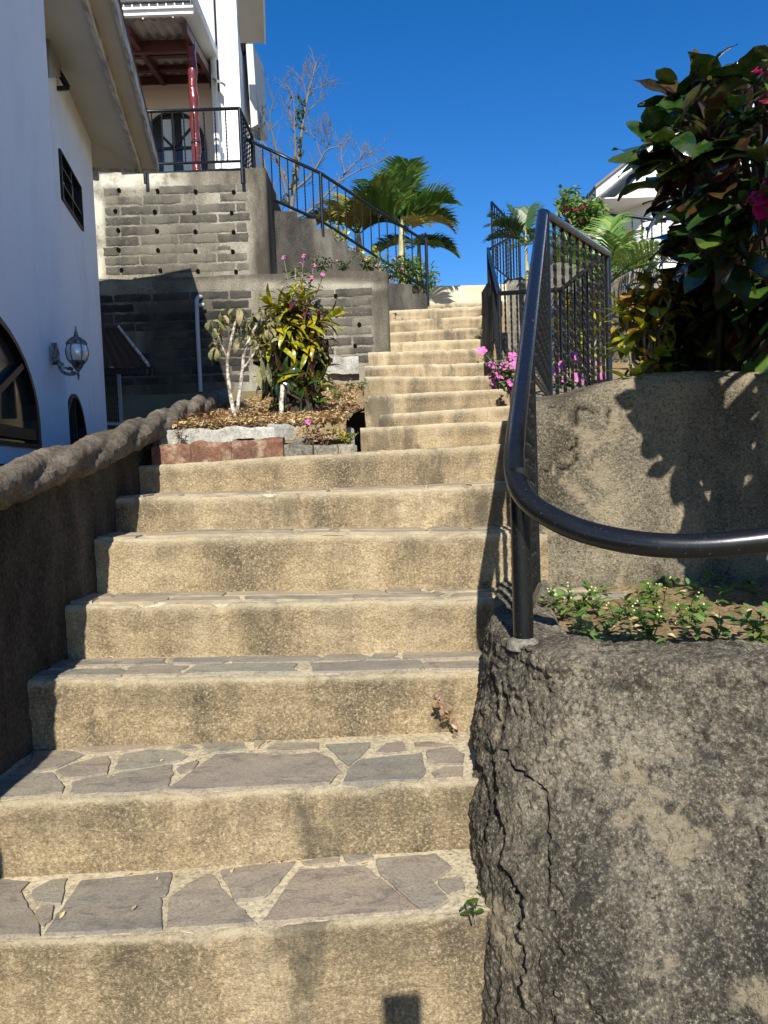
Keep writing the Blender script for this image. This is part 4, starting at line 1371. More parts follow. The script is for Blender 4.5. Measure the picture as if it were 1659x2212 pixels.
window(houseL, arch_s, 0, .012, .03, [((a_c - a_r, zs_), (a_c + a_r, zs_), .04), ((a_c, zs_), (a_c, a_t), .016), ((a_c, zs_), (a_c - a_r * .8, a_t - a_r * .55), .016), ((a_c, zs_), (a_c + a_r * .8, a_t - a_r * .55), .016),
       ((a_c, zs_), (a_c, a_t - a_r * 4.2), .018)])
# wing with the big arch window
OW = .30
b1, b2 = hitw(86, 960, OW), hitw(0, 698, OW)
bR = .86
bc = b1[0] - bR
bt = b2[1] + .05
arch_b = arch(bc, bR, b1[1] + .10, bt, b1[1] - .02)
wall_holes([(-7, zb0), (wl, zb0), (wl, 4.15), (-7, 4.15)], [arch_b], OW, .03, 'wing_wall', M['white'], houseL)
mb = MB()
mb.hexa([W(wl - .02, zb0, -.07), W(wl - .02, zb0, OW - .002), W(wl, zb0, OW - .002), W(wl, zb0, -.07), W(wl - .02, 4.15, -.07), W(wl - .02, 4.15, OW - .002), W(wl, 4.15, OW - .002), W(wl, 4.15, -.07)])
mb.hexa([W(-7, EZ, -5), W(-7, EZ, -.05), W(wl - .025, EZ, -.05), W(wl - .025, EZ, -5), W(-7, 4.15, -5), W(-7, 4.15, -.05), W(wl - .025, 4.15, -.05), W(wl - .025, 4.15, -5)])
mb.build('wing_core', M['white'], houseL)
zsp = b1[1] + .10
window(houseL, arch_b, OW, .02, .045, [((bc, zsp), (bc + bR * .80, zsp + (bt - zsp) * .62), .03), ((bc, zsp), (bc - bR * .80, zsp + (bt - zsp) * .62), .03), ((bc, zsp), (bc, bt), .03),
       ((bc + bR * .55, zsp), (bc + bR * .55, zsp + (bt - zsp) * .45), .02), ((bc - bR, zsp - .06), (bc + bR, zsp - .06), .05)], glass='glass2')
# eave: hip roof with a sloping soffit all round
WT = 4.15
mb = MB()
T_ = V((0, 0, .03))
f1 = [W(-7, EZ, 0), W(0, EZ, 0), W(OV, ZE, OV), W(-7, ZE, OV)]
f2 = [W(0, EZ, 0), W(0, EZ, -5), W(OV, ZE, -5), W(OV, ZE, OV)]
mb.prism(f1[::-1], T_)
mb.prism(f2[::-1], T_)
mb.build('soffit', M['soffit'], houseL)
def board(name, off0, off1, z0, z1, mat):
    m = MB()
    m.hexa([W(-7, z0, off0), W(-7, z0, off1), W(off1, z0, off1), W(off0, z0, off0), W(-7, z1, off0), W(-7, z1, off1), W(off1, z1, off1), W(off0, z1, off0)])
    m.hexa([W(off0, z0, -5), W(off0, z0, off0 - .001), W(off1, z0, off1 - .001), W(off1, z0, -5), W(off0, z1, -5), W(off0, z1, off0 - .001), W(off1, z1, off1 - .001), W(off1, z1, -5)])
    return m.build(name, mat, houseL)
board('fascia_board', OV + .001, OV + .032, ZE - .03, ZE + .14, M['fascia'])
zo = ZE + .06
board('eave_underside', OV + .034, OV + .17, zo, zo + .02, M['soffit'])
board('eave_board', OV + .172, OV + .197, zo - .02, zo + .11, M['fascia'])
mb = MB()
r0, r1, ro = zo + .112, zo + 1.2, OV + .21
mb.add([W(-7, r0, ro), W(ro, r0, ro), W(ro, r0, -5.2), W(-7, r0, -5.2), W(-7, r1, -2.4), W(-2.6, r1, -2.4)], [(0, 1, 5, 4), (1, 2, 5), (2, 3, 4, 5), (0, 3, 2, 1), (0, 4, 3)])
mb.build('roof', M['roof'], houseL)
# open awning sash of the recessed side window next to the eave
mb = MB()
fr0 = [(101, 20), (124, 62), (127, 166), (101, 168)]
g = [HP(x, y, C0 + nl * .01, nl) for x, y in fr0]
mb.prism(g, nl * .02)
lw = mb.build('side_pane', M['camwhite'], houseL)
a_, b_, c_ = P(101, 110, 6.1), P(147, 190, 6.25), P(101, 193, 6.1)
mb = MB()
mb.bar(a_, b_, .035, .03)
mb.bar(b_, c_, .035, .03)
mb.build('open_sash', M['winframe'], houseL)
# terrace plinth under big window
mb = MB()
z_p = b1[1] - .10
mb.hexa([W(-7, zb0, OW + .001), W(-7, zb0, OW + .06), W(b1[0] + .02, zb0, OW + .06), W(b1[0] + .02, zb0, OW + .001), W(-7, z_p, OW + .001), W(-7, z_p, OW + .06), W(b1[0] + .02, z_p, OW + .06), W(b1[0] + .02, z_p, OW + .001)])
mb.build('plinth', M['parapet'], houseL)

# ------------------------------------------------------------------ wall lantern
ls, lz = hitw(108, 765, OW)
LP = W(ls, lz, OW + .012)
lamp = thing('wall_lantern', 'ornate metal wall lantern with glass globe on scrolled bracket on the white house', 'lantern', LP)
sc = .5486 / 2.765 * LP.y / F
def Z3(x, y):
    return LP + nl * ((x - 553) * sc * 1.02 / nl.x) + V((0, 0, (690 - y) * sc))
c = Z3(795, 680)
plate = Z3(553, 690)
mb = MB()
prof = []
for k in range(13):
    t = k / 12
    prof.append((.5 + .5 * math.sin(PI * t), t))
pp = [(-.45, 0), (-.2, .06), (-.5, .2), (-.42, .5), (-.5, .75), (-.25, .9), (0, 1), (.25, .9), (.5, .75), (.42, .5), (.5, .2), (.2, .06)]
h_, w_ = 245 * sc, 105 * sc
sdir = dl
mb.prism([plate + sdir * (a * w_) + V((0, 0, (b - .5) * h_)) for a, b in pp], nl * .025)
mb.build('wall_plate', M['lampmetal'], lamp)
scroll = [(585, 610), (605, 660), (603, 760), (612, 830), (640, 880), (690, 908), (750, 905), (775, 885)]
tube_part(lamp, 'bracket_arm', [Z3(*q) + V((0, 0, 0)) for q in scroll], .009, 10, M['lampmetal'], 2)
tube_part(lamp, 'scroll', [Z3(*q) for q in ((620, 850), (612, 800), (630, 778), (652, 795), (640, 815), (628, 808))], .0055, 8, M['lampmetal'], 2)
tube_part(lamp, 'scroll', [Z3(*q) for q in ((650, 835), (690, 838), (720, 850), (740, 880), (725, 905))], .0055, 8, M['lampmetal'], 2)
tube_part(lamp, 'scroll', [Z3(*q) for q in ((735, 885), (742, 845), (715, 832), (690, 845), (700, 862))], .005, 8, M['lampmetal'], 2)
def LZ(y):
    return (680 - y) * sc
gl = MB()
gl.lathe([(95 * sc, LZ(590)), (110 * sc, LZ(640)), (112 * sc, LZ(690)), (100 * sc, LZ(740)), (85 * sc, LZ(768))], c, 24)
gl.build('globe', M['lampglass'], lamp)
cap = MB()
cap.lathe([(110 * sc, LZ(592)), (113 * sc, LZ(575)), (104 * sc, LZ(562)), (84 * sc, LZ(540)), (60 * sc, LZ(518)), (28 * sc, LZ(502)), (24 * sc, LZ(492)), (27 * sc, LZ(485)), (17 * sc, LZ(470)), (20 * sc, LZ(462)), (11 * sc, LZ(445)),
           (14 * sc, LZ(438)), (8 * sc, LZ(420)), (9 * sc, LZ(405)), (1 * sc, LZ(392))], c, 20)
cap.lathe([(0, LZ(591)), (110 * sc, LZ(592))], c, 20)
cap.build('cap', M['lampmetal'], lamp)
ft = MB()
ft.lathe([(88 * sc, LZ(764)), (92 * sc, LZ(775)), (70 * sc, LZ(795)), (56 * sc, LZ(818)), (44 * sc, LZ(840)), (24 * sc, LZ(866)), (13 * sc, LZ(880)), (11 * sc, LZ(905)), (17 * sc, LZ(915)), (13 * sc, LZ(935)), (7 * sc, LZ(960)), (1 * sc, LZ(975))], c, 20)
ft.build('base_finial', M['lampmetal'], lamp)
for k in range(6):
    a = 2 * PI * k / 6 + .3
    e = V((math.cos(a), math.sin(a), 0))
    tube_part(lamp, 'glass_rib', [c + e * (96 * sc) + V((0, 0, LZ(592))), c + e * (113 * sc) + V((0, 0, LZ(640))), c + e * (115 * sc) + V((0, 0, LZ(690))), c + e * (103 * sc) + V((0, 0, LZ(740))), c + e * (88 * sc) + V((0, 0, LZ(768)))], .0035, 6, M['lampmetal'])

# ------------------------------------------------------------------ corrugated lean-to, pvc pipe
lean = thing('lean_to', 'small corrugated lean-to roof over a mesh door in the dark passage behind the white house', 'lean-to', P(250, 930, 8.6))
qa, qb, qc, qd = P(195, 709, 9.2), P(255, 709, 9.2), P(321, 794, 8.0), P(215, 794, 8.0)
n = 40
top = [qa.lerp(qb, k / n) + V((0, 0, .018 * math.sin(k / n * 2 * PI * 5))) for k in range(n + 1)]
bot = [qd.lerp(qc, k / n) + V((0, 0, .018 * math.sin(k / n * 2 * PI * 5))) for k in range(n + 1)]
mb = MB()
mb.add(top + bot + [q + V((0, 0, .006)) for q in top + bot], [(k, k + 1, n + 2 + k, n + 1 + k) for k in range(n)] + [(2 * n + 2 + k, 3 * n + 3 + k, 3 * n + 4 + k, 2 * n + 3 + k) for k in range(n)], 0, True)
mb.build('corrugated_roof', M['rusty'], lean)
for t in (.28, .62, .96):
    mb = MB()
    mb.bar(qa.lerp(qd, t) - V((0, 0, .055)), qb.lerp(qc, t) - V((0, 0, .055)), .05, .06)
    mb.build('purlin', M['winframe'], lean)
mb = MB()
mb.bar(qb + V((.005, 0, .02)), qc + V((.005, 0, .02)), .015, .03)
mb.build('edge_flashing', M['fascia'], lean)
d0, d1 = P(216, 935, 8.6), P(262, 905, 8.9)
mb = MB()
for a, b in (((d0.x, 8.6, .0), (d0.x, 8.6, 1.2)), ((d1.x, 8.9, .0), (d1.x, 8.9, 1.15)), ((d0.x, 8.6, 1.18), (d1.x, 8.9, 1.18)), ((d0.x, 8.6, .55), (d1.x, 8.9, .55))):
    mb.bar(a, b, .035, .035)
dr = mb.build('door_frame', M['pvc'], lean)
mb = MB()
for k in range(12):
    t = (k + .5) / 12
    mb.bar((d0.x + (d1.x - d0.x) * t, 8.6 + .3 * t, .0), (d0.x + (d1.x - d0.x) * t, 8.6 + .3 * t, 1.17), .008, .008)
for k in range(20):
    z = k * .06
    mb.bar((d0.x, 8.605, z), (d1.x, 8.905, z), .006, .006)
mb.build('mesh_screen', M['winframe'], dr)
pv = thing('drain_pipe', 'grey plastic pipe running down the block wall beside the house shadow', 'pipe', P(431, 845, 9.32))
pt, pb = P(424, 652, 9.32), P(432, 846, 9.32)
tube_part(pv, 'pipe', [pt + V((.045, .06, .07)), pt + V((.02, .01, .06)), pt, V((pt.x, 9.32, pb.z))], .024, 12, M['pvc'], 1)
tube_part(pv, 'stub', [pt - V((0, 0, .04)), pt + V((.10, -.01, -.04))], .022, 12, M['pvc'])
cam_ = thing('spigot', 'short plastic outlet under the eave end of the white house', 'outlet', P(206, 376, 8.25))
tube_part(cam_, 'outlet', [P(203, 370, 8.3), P(207, 376, 8.24), P(207, 388, 8.24)], .035, 12, M['fascia'], 1)

# ------------------------------------------------------------------ upper house with porch
UH = thing('porch_house', 'tall white house above the terrace with a red-beamed corrugated porch and balcony', 'house', V((-3, 13.2, TERR_Z)))
YF = 13.1
# terrace floor mass
tr = MB()
tr.bbox((-9, YW + .9, 1.0), (xr_u - .01, 20, TERR_Z - .02))
tag(tr.build('terrace_ground', M['darkblock']), kind='structure')
def fx(x, y, Y):
    return P(x, y, Y).x
porch_r = (fx(424, 60, 11.2) + fx(447, 175, YF)) / 2
mb = MB()
mb.bbox((-7.5, YF, TERR_Z - .1), (porch_r + .12, YF + 3, 9.6))
mb.build('porch_wall', M['pink'], UH)
# beam band on the facade and side pilaster
mb = MB()
zbnd = P(380, 245, YF).z
mb.bbox((-7.5, YF - .06, P(380, 197, YF).z), (fx(455, 200, YF), YF - .002, P(380, 172, YF).z + .3))
mb.build('lintel_band', M['pink'], UH)
# white wing right of the porch
wx0, wx1 = fx(486, 250, 12.55), fx(521, 250, 12.55)
mb = MB()
mb.bbox((wx0, 12.55, TERR_Z - .1), (wx1, 14.2, 11.5))
mb.build('wing_wall', M['white2'], UH)
mb = MB()
mb.bbox((fx(460, 250, YF - .3), YF - .32, TERR_Z - .1), (wx0 + .002, YF + .5, 11.5))
mb.build('wall_return', M['white2'], UH)
tube_part(UH, 'downspout', [V((fx(466, 250, YF - .4), YF - .4, TERR_Z)), V((fx(466, 250, YF - .4), YF - .4, 9.8))], .05, 12, M['whitemetal'])
# narrow tall side windows
for x, y0, y1 in ((453, 60, 190), (462, -10, 195)):
    mb = MB()
    zz0, zz1 = P(x + 5, y1, YF - .36).z, P(x, y0, YF - .36).z
    xx = fx(x + 3, (y0 + y1) / 2, YF - .36)
    mb.bbox((xx - .035, YF - .37, zz0), (xx + .035, YF - .325, zz1))
    mb.build('slit_window', M['glass'], UH)
# oval window on the tower side
oc = P(522, 58, 12.9)
mb = MB()
pts = [V((wx1 + .012, 12.95 + .22 * math.cos(2 * PI * k / 24), oc.z + .38 * math.sin(2 * PI * k / 24))) for k in range(25)]
mb.tube(pts, .035, 8, cap=False)
ov = mb.build('oval_window', M['winframe'], UH)
mb = MB()
mb.add([V((wx1 + .008, p.y, p.z)) for p in pts[:-1]], [tuple(range(24))])
mb.build('pane', M['glass'], ov)
# roof eaves to the right
mb = MB()
z0 = P(545, 93, 12.2).z
q4 = [P(519, 93, 12.2), P(571, 93, 12.2), P(568, -6, 11.55), P(512, -6, 11.55)]
mb.prism(q4, V((0, .10, .16)))
mb.build('upper_eave', M['soffit'], UH)
mb = MB()
mb.bar(q4[1] + V((.012, 0, .03)), q4[2] + V((.012, 0, .03)), .025, .14)
mb.build('eave_board', M['white2'], UH)
mb = MB()
ea, eb, ec, ed = P(531, 95, 12.9), P(546, 95, 12.9), P(557, 268, 12.9), P(543, 276, 12.9)
mb.prism([ea, ed, ec, eb], V((0, 1.2, .25)))
mb.build('side_eave', M['soffit'], UH)
mb = MB()
mb.bbox((wx1 - .2, 13.0, TERR_Z - .1), (fx(543, 300, 13.1), 17, P(540, 270, 13).z))
mb.build('side_wall', M['white2'], UH)
# porch roof
zr_f, zr_b = P(330, 47, 11.2).z, P(380, 165, YF).z
zr = (zr_f + zr_b) / 2
YP = 11.15
n = 120
xa, xb = -7.0, porch_r
vs = []
for yy, dz in ((YP, zr_f), (YF - .01, zr_b)):
    for k in range(n + 1):
        vs.append((xa + (xb - xa) * k / n, yy, dz + .022 * math.sin(k * 1.55)))
mb = MB()
mb.add(vs, [(k, k + 1, n + 2 + k, n + 1 + k) for k in range(n)], 0, True)
mb.add([(v[0], v[1], v[2] + .012) for v in vs], [(k, k + 1, n + 2 + k, n + 1 + k) for k in range(n)], 0, True)
pr_ = mb.build('corrugated_roof', M['sheet'], UH)
def pz(y):
    return zr_f + (zr_b - zr_f) * (y - YP) / (YF - YP)
for py_, hh in ((86, .16), (108, .08), (140, .07), (166, .12)):
    # depth on the roof plane
    d = ray(340, py_)
    Y = HP(340, py_, V((0, YP, zr_f)), V((0, -(zr_b - zr_f), YF - YP)).normalized()).y
    Y = min(max(Y, YP + .1), YF - .06)
    mb = MB()
    mb.bbox((xa, Y - .04, pz(Y) - .03 - hh), (xb, Y + .04, pz(Y) - .025))
    mb.build('beam', M['redwood'], UH)
for xx in (fx(316, 105, 12.1), xb - .03, -5.2):
    mb = MB()
    mb.bar((xx, YP + .05, pz(YP) - .10), (xx, YF - .02, pz(YF) - .10), .07, .13)
    mb.build('rafter', M['redwood'], UH)
# column
cx = fx(419, 230, 11.65)
m = MB()
nseg = 60
za, zb_ = TERR_Z - .02, P(412, 88, 11.65).z
for_pts, rr = [], []
for k in range(nseg + 1):
    t = k / nseg
    for_pts.append(V((cx + .006 * math.sin(t * 31), 11.65, za + (zb_ - za) * t)))
    rr.append(.066 + .005 * math.sin(t * 47) + .003 * math.sin(t * 91 + 1))
m.tube(for_pts, rr, 16)
m.build('column', M['redcol'], UH)
m = MB()
zc_ = P(414, 310, 11.65).z
m.tube([V((cx, 11.65, zc_ - .01)), V((cx, 11.65, zc_ + .015))], .073, 16)
m.build('column_band', M['winframe'], UH)
# arched porch window
def WF(s, z, off=0):
    return V((s, YF - .06 - off, z))
acx, ar = (fx(307, 320, YF) + fx(447, 330, YF)) / 2, (fx(447, 330, YF) - fx(307, 320, YF)) / 2
az, asz = P(376, 242, YF).z, P(376, 322, YF).z
outl = arch(acx, ar, asz, az, asz - .95, 24)
nl_keep = nl
nl = V((0, -1, 0))
window(UH, outl, -.05, .0, .045, [((acx - ar, asz), (acx + ar, asz), .05), ((acx, asz), (acx, az), .04), ((acx, asz), (acx - ar * .72, asz + (az - asz) * .70), .035), ((acx, asz), (acx + ar * .72, asz + (az - asz) * .70), .035),
       ((acx, asz), (acx, asz - .95), .04)], wf=WF, glass='glass2')
nl = nl_keep
for (xa_, xb_) in ((352, 380), (395, 425)):
    mb = MB()
    x0_, x1_ = fx(xa_, 320, YF), fx(xb_, 320, YF)
    n = 20
    vs = []
    for k in range(n + 1):
        t = k / n
        vs += [(x0_ + (x1_ - x0_) * t, YF - .012 - .006 * math.sin(k * 1.9), asz - .95), (x0_ + (x1_ - x0_) * t, YF - .012 - .006 * math.sin(k * 1.9), az - .12)]
    mb.add(vs, [(2 * k, 2 * k + 2, 2 * k + 3, 2 * k + 1) for k in range(n)], 0, True)
    mb.build('curtain', M['curtain'], UH)
# balcony slab and railing
zb1, zb2 = P(330, 46, 11.1).z, P(330, 27, 11.05).z
bal_r = fx(418, 38, 11.05)
mb = MB()
mb.bbox((-7.0, 11.06, max(zr_f, zr_b) + .05), (bal_r, YF - .02, max(zr_f, zr_b) + .2))
mb.bbox((-7.0, 11.0, zb1 + .03), (bal_r + .01, 11.059, zb2))
mb.bbox((-7.0, 10.96, zb2 + .001), (bal_r + .02, 11.06, zb2 + .03))
mb.build('balcony_slab', M['white2'], UH)
zt = P(330, 4, 11.02).z
br = MB()
br.tube([V((-7, 11.03, zt)), V((bal_r - .02, 11.03, zt))], .02, 10)
br.tube([V((bal_r - .02, 11.03, zt)), V((bal_r - .02, 11.03, zb2))], .02, 10)
bo = br.build('balcony_rail', M['rail'], UH)
for k in range(26):
    xx = bal_r - .13 - k * .117
    twisted_bar(V((xx, 11.03, zb2 + .03)), V((xx, 11.03, zt)), .014, 9).build('baluster', M['whitemetal'], bo)
for x in (249, 284, 326, 385):
    mb = MB()
    xx = fx(x, 10, YF)
    mb.bbox((xx - .06, YF - .05, zb2), (xx + .06, YF - .003, zb2 + 2.3))
    mb.build('door_frame', M['orange'], UH)
mb = MB()
mb.bbox((fx(225, 10, YF), YF - .03, zb2), (fx(400, 10, YF), YF - .0035, zb2 + 2.2))
mb.build('balcony_door', M['glass'], UH)
# balcony chair
ch = thing('balcony_chair', 'cream metal chair with a scrolled back on the balcony', 'chair', P(350, 28, 11.5))
cc = P(350, 30, 11.5)
cc.z = zb2 + .43
mb = MB()
for s in (-1, 1):
    mb.tube([cc + V((s * .2, 0, -.2)), cc + V((s * .2, 0, .6)), cc + V((s * .16, 0, .85))], .016, 8)
mb.tube([cc + V((-.16, 0, .85)), cc + V((0, 0, .92)), cc + V((.16, 0, .85))], .016, 8)
mb.build('back_frame', M['creammetal'], ch)
for s in (-1, 1):
    mb = MB()
    mb.tube([cc + V((s * (.05 + .10 * math.sin(t * .5)) * (1 - t * .05), -.01, .10 + .07 * t)) for t in range(10)], .013, 8)
    mb.tube([cc + V((s * (.09 + .06 * math.cos(a)), -.01, .62 + .06 * math.sin(a))) for a in [k * .6 for k in range(9)]], .011, 8)
    mb.build('scroll', M['creammetal'], ch)
mb = MB()
mb.bbox(cc + V((-.22, -.25, .02)), cc + V((.22, .2, .06)))
mb.build('seat', M['creammetal'], ch)
for s in (-1, 1):
    for t in (-.22, .17):
        mb = MB()
        mb.tube([cc + V((s * .19, t, .02)), cc + V((s * .21, t * 1.1, -.40))], .015, 8)
        mb.build('leg', M['creammetal'], ch)
# floodlight on the house corner
fl = thing('floodlight', 'flat grey floodlight sticking out beside the porch', 'floodlight', P(474, 176, 12.6))
mb = MB()
a_, b_ = P(464, 172, 12.6), P(482, 181, 12.5)
mb.bar(a_, b_, .10, .035)
mb.build('head', M['camwhite'], fl)
tube_part(fl, 'arm', [P(457, 168, 12.78), P(466, 173, 12.6)], .012, 8, M['winframe'])

# ------------------------------------------------------------------ right house
RH = thing('round_house', 'white house with a rounded wall and sloping eave behind the big croton', 'house', P(1390, 560, 13))
YH = 13.0
c = P(1452, 420, 13.5)
mb = MB()
r_ = (c.x - fx(1347, 420, 13.2))
zt_, zb_ = P(1370, 330, YH).z, 1.5
e0, e1, e2 = P(1288, 405, 12.5), P(1338, 413, 13.2), P(1345, 357, 13.2)
mb = MB()
ez = e0.z
mb.lathe([(r_, zb_ - c.z), (r_, ez - .165 - c.z)], c, 48)
mb.build('round_wall', M['white2'], RH)
mb = MB()
sl_, hw = .73, 2.3
def rake(name, mat, y0, y1, lift, th, ext=0.0):
    m = MB()
    x0, xm, x1 = e0.x - ext, e0.x + hw, e0.x + 2 * hw + ext
    z0, zm = ez + lift - ext * sl_, ez + lift + hw * sl_
    m.prism([V((x0, y0, z0)), V((x0, y0, z0 - th)), V((xm, y0, zm - th)), V((x1, y0, z0 - th)), V((x1, y0, z0)), V((xm, y0, zm))], V((0, y1 - y0, 0)))
    return m.build(name, mat, RH)
rake('roof', M['white2'], 12.5, 17, 0, .15)
rake('roof_covering', M['roof'], 12.45, 17.05, .045, .04, .03)
mb = MB()
mb.bbox((e0.x + .06, 12.52, ez - .17), (e0.x + 2 * hw - .06, 16.9, ez - .155))
mb.build('soffit', M['white2'], RH)
mb = MB()
mb.prism([V((e0.x + .3, 12.6, ez - .15)), V((e0.x + 2 * hw - .3, 12.6, ez - .15)), V((e0.x + hw, 12.6, ez + hw * sl_ - .16))], V((0, .1, 0)))
mb.build('gable', M['white2'], RH)
HR = thing('terrace_railing', 'thin black railing in front of the round white house above the bougainvillea', 'railing', P(1340, 470, 11.8))
h0, h1 = P(1252, 452, 11.9), P(1440, 478, 11.5)
tube_part(HR, 'top_rail', [h0, h1], .026, 10)
for k in range(9):
    q = h0.lerp(h1, (k + .5) / 9)
    twisted_bar(q - V((0, 0, .8)), q, .016, 9).build('baluster', M['bar'], HR)
# ------------------------------------------------------------------ plants
AS = ray(867, 2166).normalized()          # travelling direction of the sunlight
def rv(s=1.0):
    return V((random.uniform(-s, s), random.uniform(-s, s), random.uniform(-s, s)))
def whorl(mb, tip, axis, n, L, Wr, spread=(.5, 1.5), droop=(.4, 1.0), seg=6, fold=.2, wave=.04, peak=.5, mi=0, jit=.3):
    axis = V(axis).normalized()
    u, w = orth(axis)
    a0 = random.uniform(0, 6)
    for k in range(n):
        a = a0 + k * 2.4 + random.uniform(-jit, jit)
        sp = random.uniform(*spread)
        d = axis * math.cos(sp) + (u * math.cos(a) + w * math.sin(a)) * math.sin(sp)
        l = random.uniform(*L)
        upv = axis if sp > .35 else (u * math.cos(a + PI) + w * math.sin(a + PI))
        mb.leaf(V(tip) - axis * random.uniform(0, .05), d, upv + V((0, 0, .4)), l, l * random.uniform(*Wr), random.uniform(*droop), fold, seg, wave, peak, mi, random.uniform(-.5, .5))
def bent(a, b, n=6, wob=.02, sag=0):
    a, b = V(a), V(b)
    out = []
    for k in range(n + 1):
        t = k / n
        q = a.lerp(b, t) + rv(wob) * math.sin(PI * t)
        q.z += sag * math.sin(PI * t)
        out.append(q)
    return out

# --- big dark croton at right
random.seed(11)
tips = [(1512, 185, 2.62), (1462, 205, 2.62), (1560, 175, 2.62), (1632, 160, 2.5), (1655, 240, 2.4), (1432, 300, 2.66), (1412, 345, 2.66), (1452, 290, 2.52), (1440, 345, 2.6), (1440, 400, 2.7), (1470, 425, 2.6),
        (1530, 275, 2.5), (1590, 240, 2.45), (1640, 330, 2.35), (1560, 390, 2.42), (1500, 500, 2.5), (1470, 470, 2.7), (1600, 520, 2.32), (1648, 600, 2.28), (1500, 620, 2.5), (1560, 650, 2.42), (1630, 740, 2.4),
        (1490, 560, 2.72), (1520, 740, 2.6), (1580, 780, 2.55), (1650, 430, 2.3), (1545, 560, 2.38), (1610, 640, 2.35), (1480, 700, 2.62), (1490, 350, 2.55), (1570, 310, 2.5), (1620, 430, 2.38), (1655, 690, 2.3), (1550, 470, 2.55), (1590, 580, 2.6)]
tp = [P(x, y if y < 620 else y - 25, Y if y < 600 else Y + .45) for x, y, Y in tips]
extra = []
shadow_poly = [(1405, 848), (1412, 915), (1440, 1000), (1372, 1010), (1385, 1060), (1470, 1050), (1540, 1120), (1470, 1170), (1445, 1225), (1455, 1300), (1490, 1390), (1670, 1400), (1800, 1390), (1800, 850)]
def inpoly(x, y, pl):
    c = False
    for (x0, y0), (x1, y1) in zip(pl, pl[1:] + pl[:1]):
        if (y0 > y) != (y1 > y) and x < (x1 - x0) * (y - y0) / (y1 - y0) + x0:
            c = not c
    return c
while len(extra) < 68:      # part of the crown beyond the frame, overhanging the bed
    x, y = random.uniform(1370, 1790), random.uniform(850, 1395)
    if not inpoly(x, y, shadow_poly):
        continue
    w_ = P(x, y, 2.74)
    ymax = min(2.3, w_.x / .585)
    if ymax < 1.2:
        continue
    Y = random.uniform(1.15, ymax)
    q = w_ + AS * ((Y - 2.74) / AS.y)
    if px(q)[0] > 1775 and q.z < 1.5:
        extra.append(q)
fillers = [P(random.uniform(1450, 1690), random.uniform(640, 835), random.uniform(2.86, 3.1)) for _ in range(34)]
while len(fillers) < 74:
    q = P(random.uniform(1478, 1690), random.uniform(200, 800), random.uniform(2.72, 3.15))
    fillers.append(q)
root = thing('croton_shrub', 'large dark glossy croton shrub overhanging the terrace wall', 'shrub', (1.5, 3.0, .25))
mb, sb = MB(), MB()
base0 = V((1.5, 3.0, .25))
for k, q in enumerate(tp + fillers + extra):
    b = base0 + V((random.uniform(-.25, .3), random.uniform(-.1, .15), 0))
    out = (q - (base0 + V((0, -.2, .5))))
    ax = (V((0, 0, 1)) + out.normalized() * .8 + rv(.25)).normalized()
    mid_ = b.lerp(q, .55) + (V((0, .08, .10)) if k < len(tp) + len(fillers) else V((.55, 0, .55)))
    sb.tube(smooth_path([b, mid_, q - ax * .08, q], 2), [.014 - .010 * i / 20 for i in range(len(smooth_path([b, mid_, q - ax * .08, q], 2)))], 6)
    whorl(mb, q, ax, 8 if k < len(tp) else (6 if k < len(tp) + len(fillers) else 5), (.12, .20) if k < len(tp) + len(fillers) else (.11, .19), (.40, .52), (.4, 1.7), (.2, 1.1), 7, .18, .06, .55, 0, .5)
# signature leaves traced along the outline
def sig(p0, p1, Y, wr=.45, up=(0, -1, .5), droop=.3, mi=0):
    a, b = P(*p0, Y), P(*p1, Y - .03)
    mb.leaf(a, b - a, up, (b - a).length, (b - a).length * wr, droop, .18, 8, .03, .55, mi)
sig((1522, 255), (1503, 103), 2.6, .42, (.3, -1, .1), .05, 0)
sig((1490, 205), (1425, 166), 2.6, .5)
sig((1565, 170), (1618, 128), 2.6, .5)
sig((1415, 310), (1360, 256), 2.6, .55)
sig((1412, 352), (1320, 332), 2.6, .5, (0, -1, .8))
sig((1480, 235), (1424, 222), 2.6, .75)
mb.build('foliage', M['croton'], root)
sb.build('stem', M['darkbark'], root)
# --- bright low croton by the railing
random.seed(5)
for lab, spots, Yb, base in (('yellow and green croton with red leaves growing between the railing and the dark croton', [(1400, 590), (1440, 600), (1372, 640), (1420, 660), (1352, 700), (1395, 710), (1440, 700), (1350, 660), (1372, 760), (1420, 770), (1345, 745), (1400, 650), (1450, 640), (1390, 800), (1440, 790)], 2.86, (1385, 835)),
                             ('low bright croton half hidden behind the twisted bars of the railing', [(1230, 640), (1262, 670), (1285, 640), (1245, 720), (1215, 690), (1280, 730), (1300, 690), (1262, 760), (1225, 770)], 7.5, (1255, 800))):
    bb = P(*base, Yb)
    rt = thing('croton_shrub', lab, 'shrub', bb)
    mb, sb = MB(), MB()
    k_ = .85 if Yb < 5 else 1.6
    for x, y in spots + ([(x_ + random.uniform(-22, 30), y_ + random.uniform(-30, 30)) for x_, y_ in spots] if Yb < 5 else []):
        q = P(x, y, Yb + random.uniform(-.08, .14))
        sb.tube(bent(bb + rv(.04), q, 5, .02), .006 * k_, 5)
        whorl(mb, q, V((0, -.2, 1)) + rv(.35), 9, (.09 * k_, .15 * k_), (.30, .42), (.4, 1.6), (.4, 1.2), 6, .2, .04, .5)
    mb.build('foliage', M['croton_b'], rt)
    sb.build('stem', M['bark'], rt)
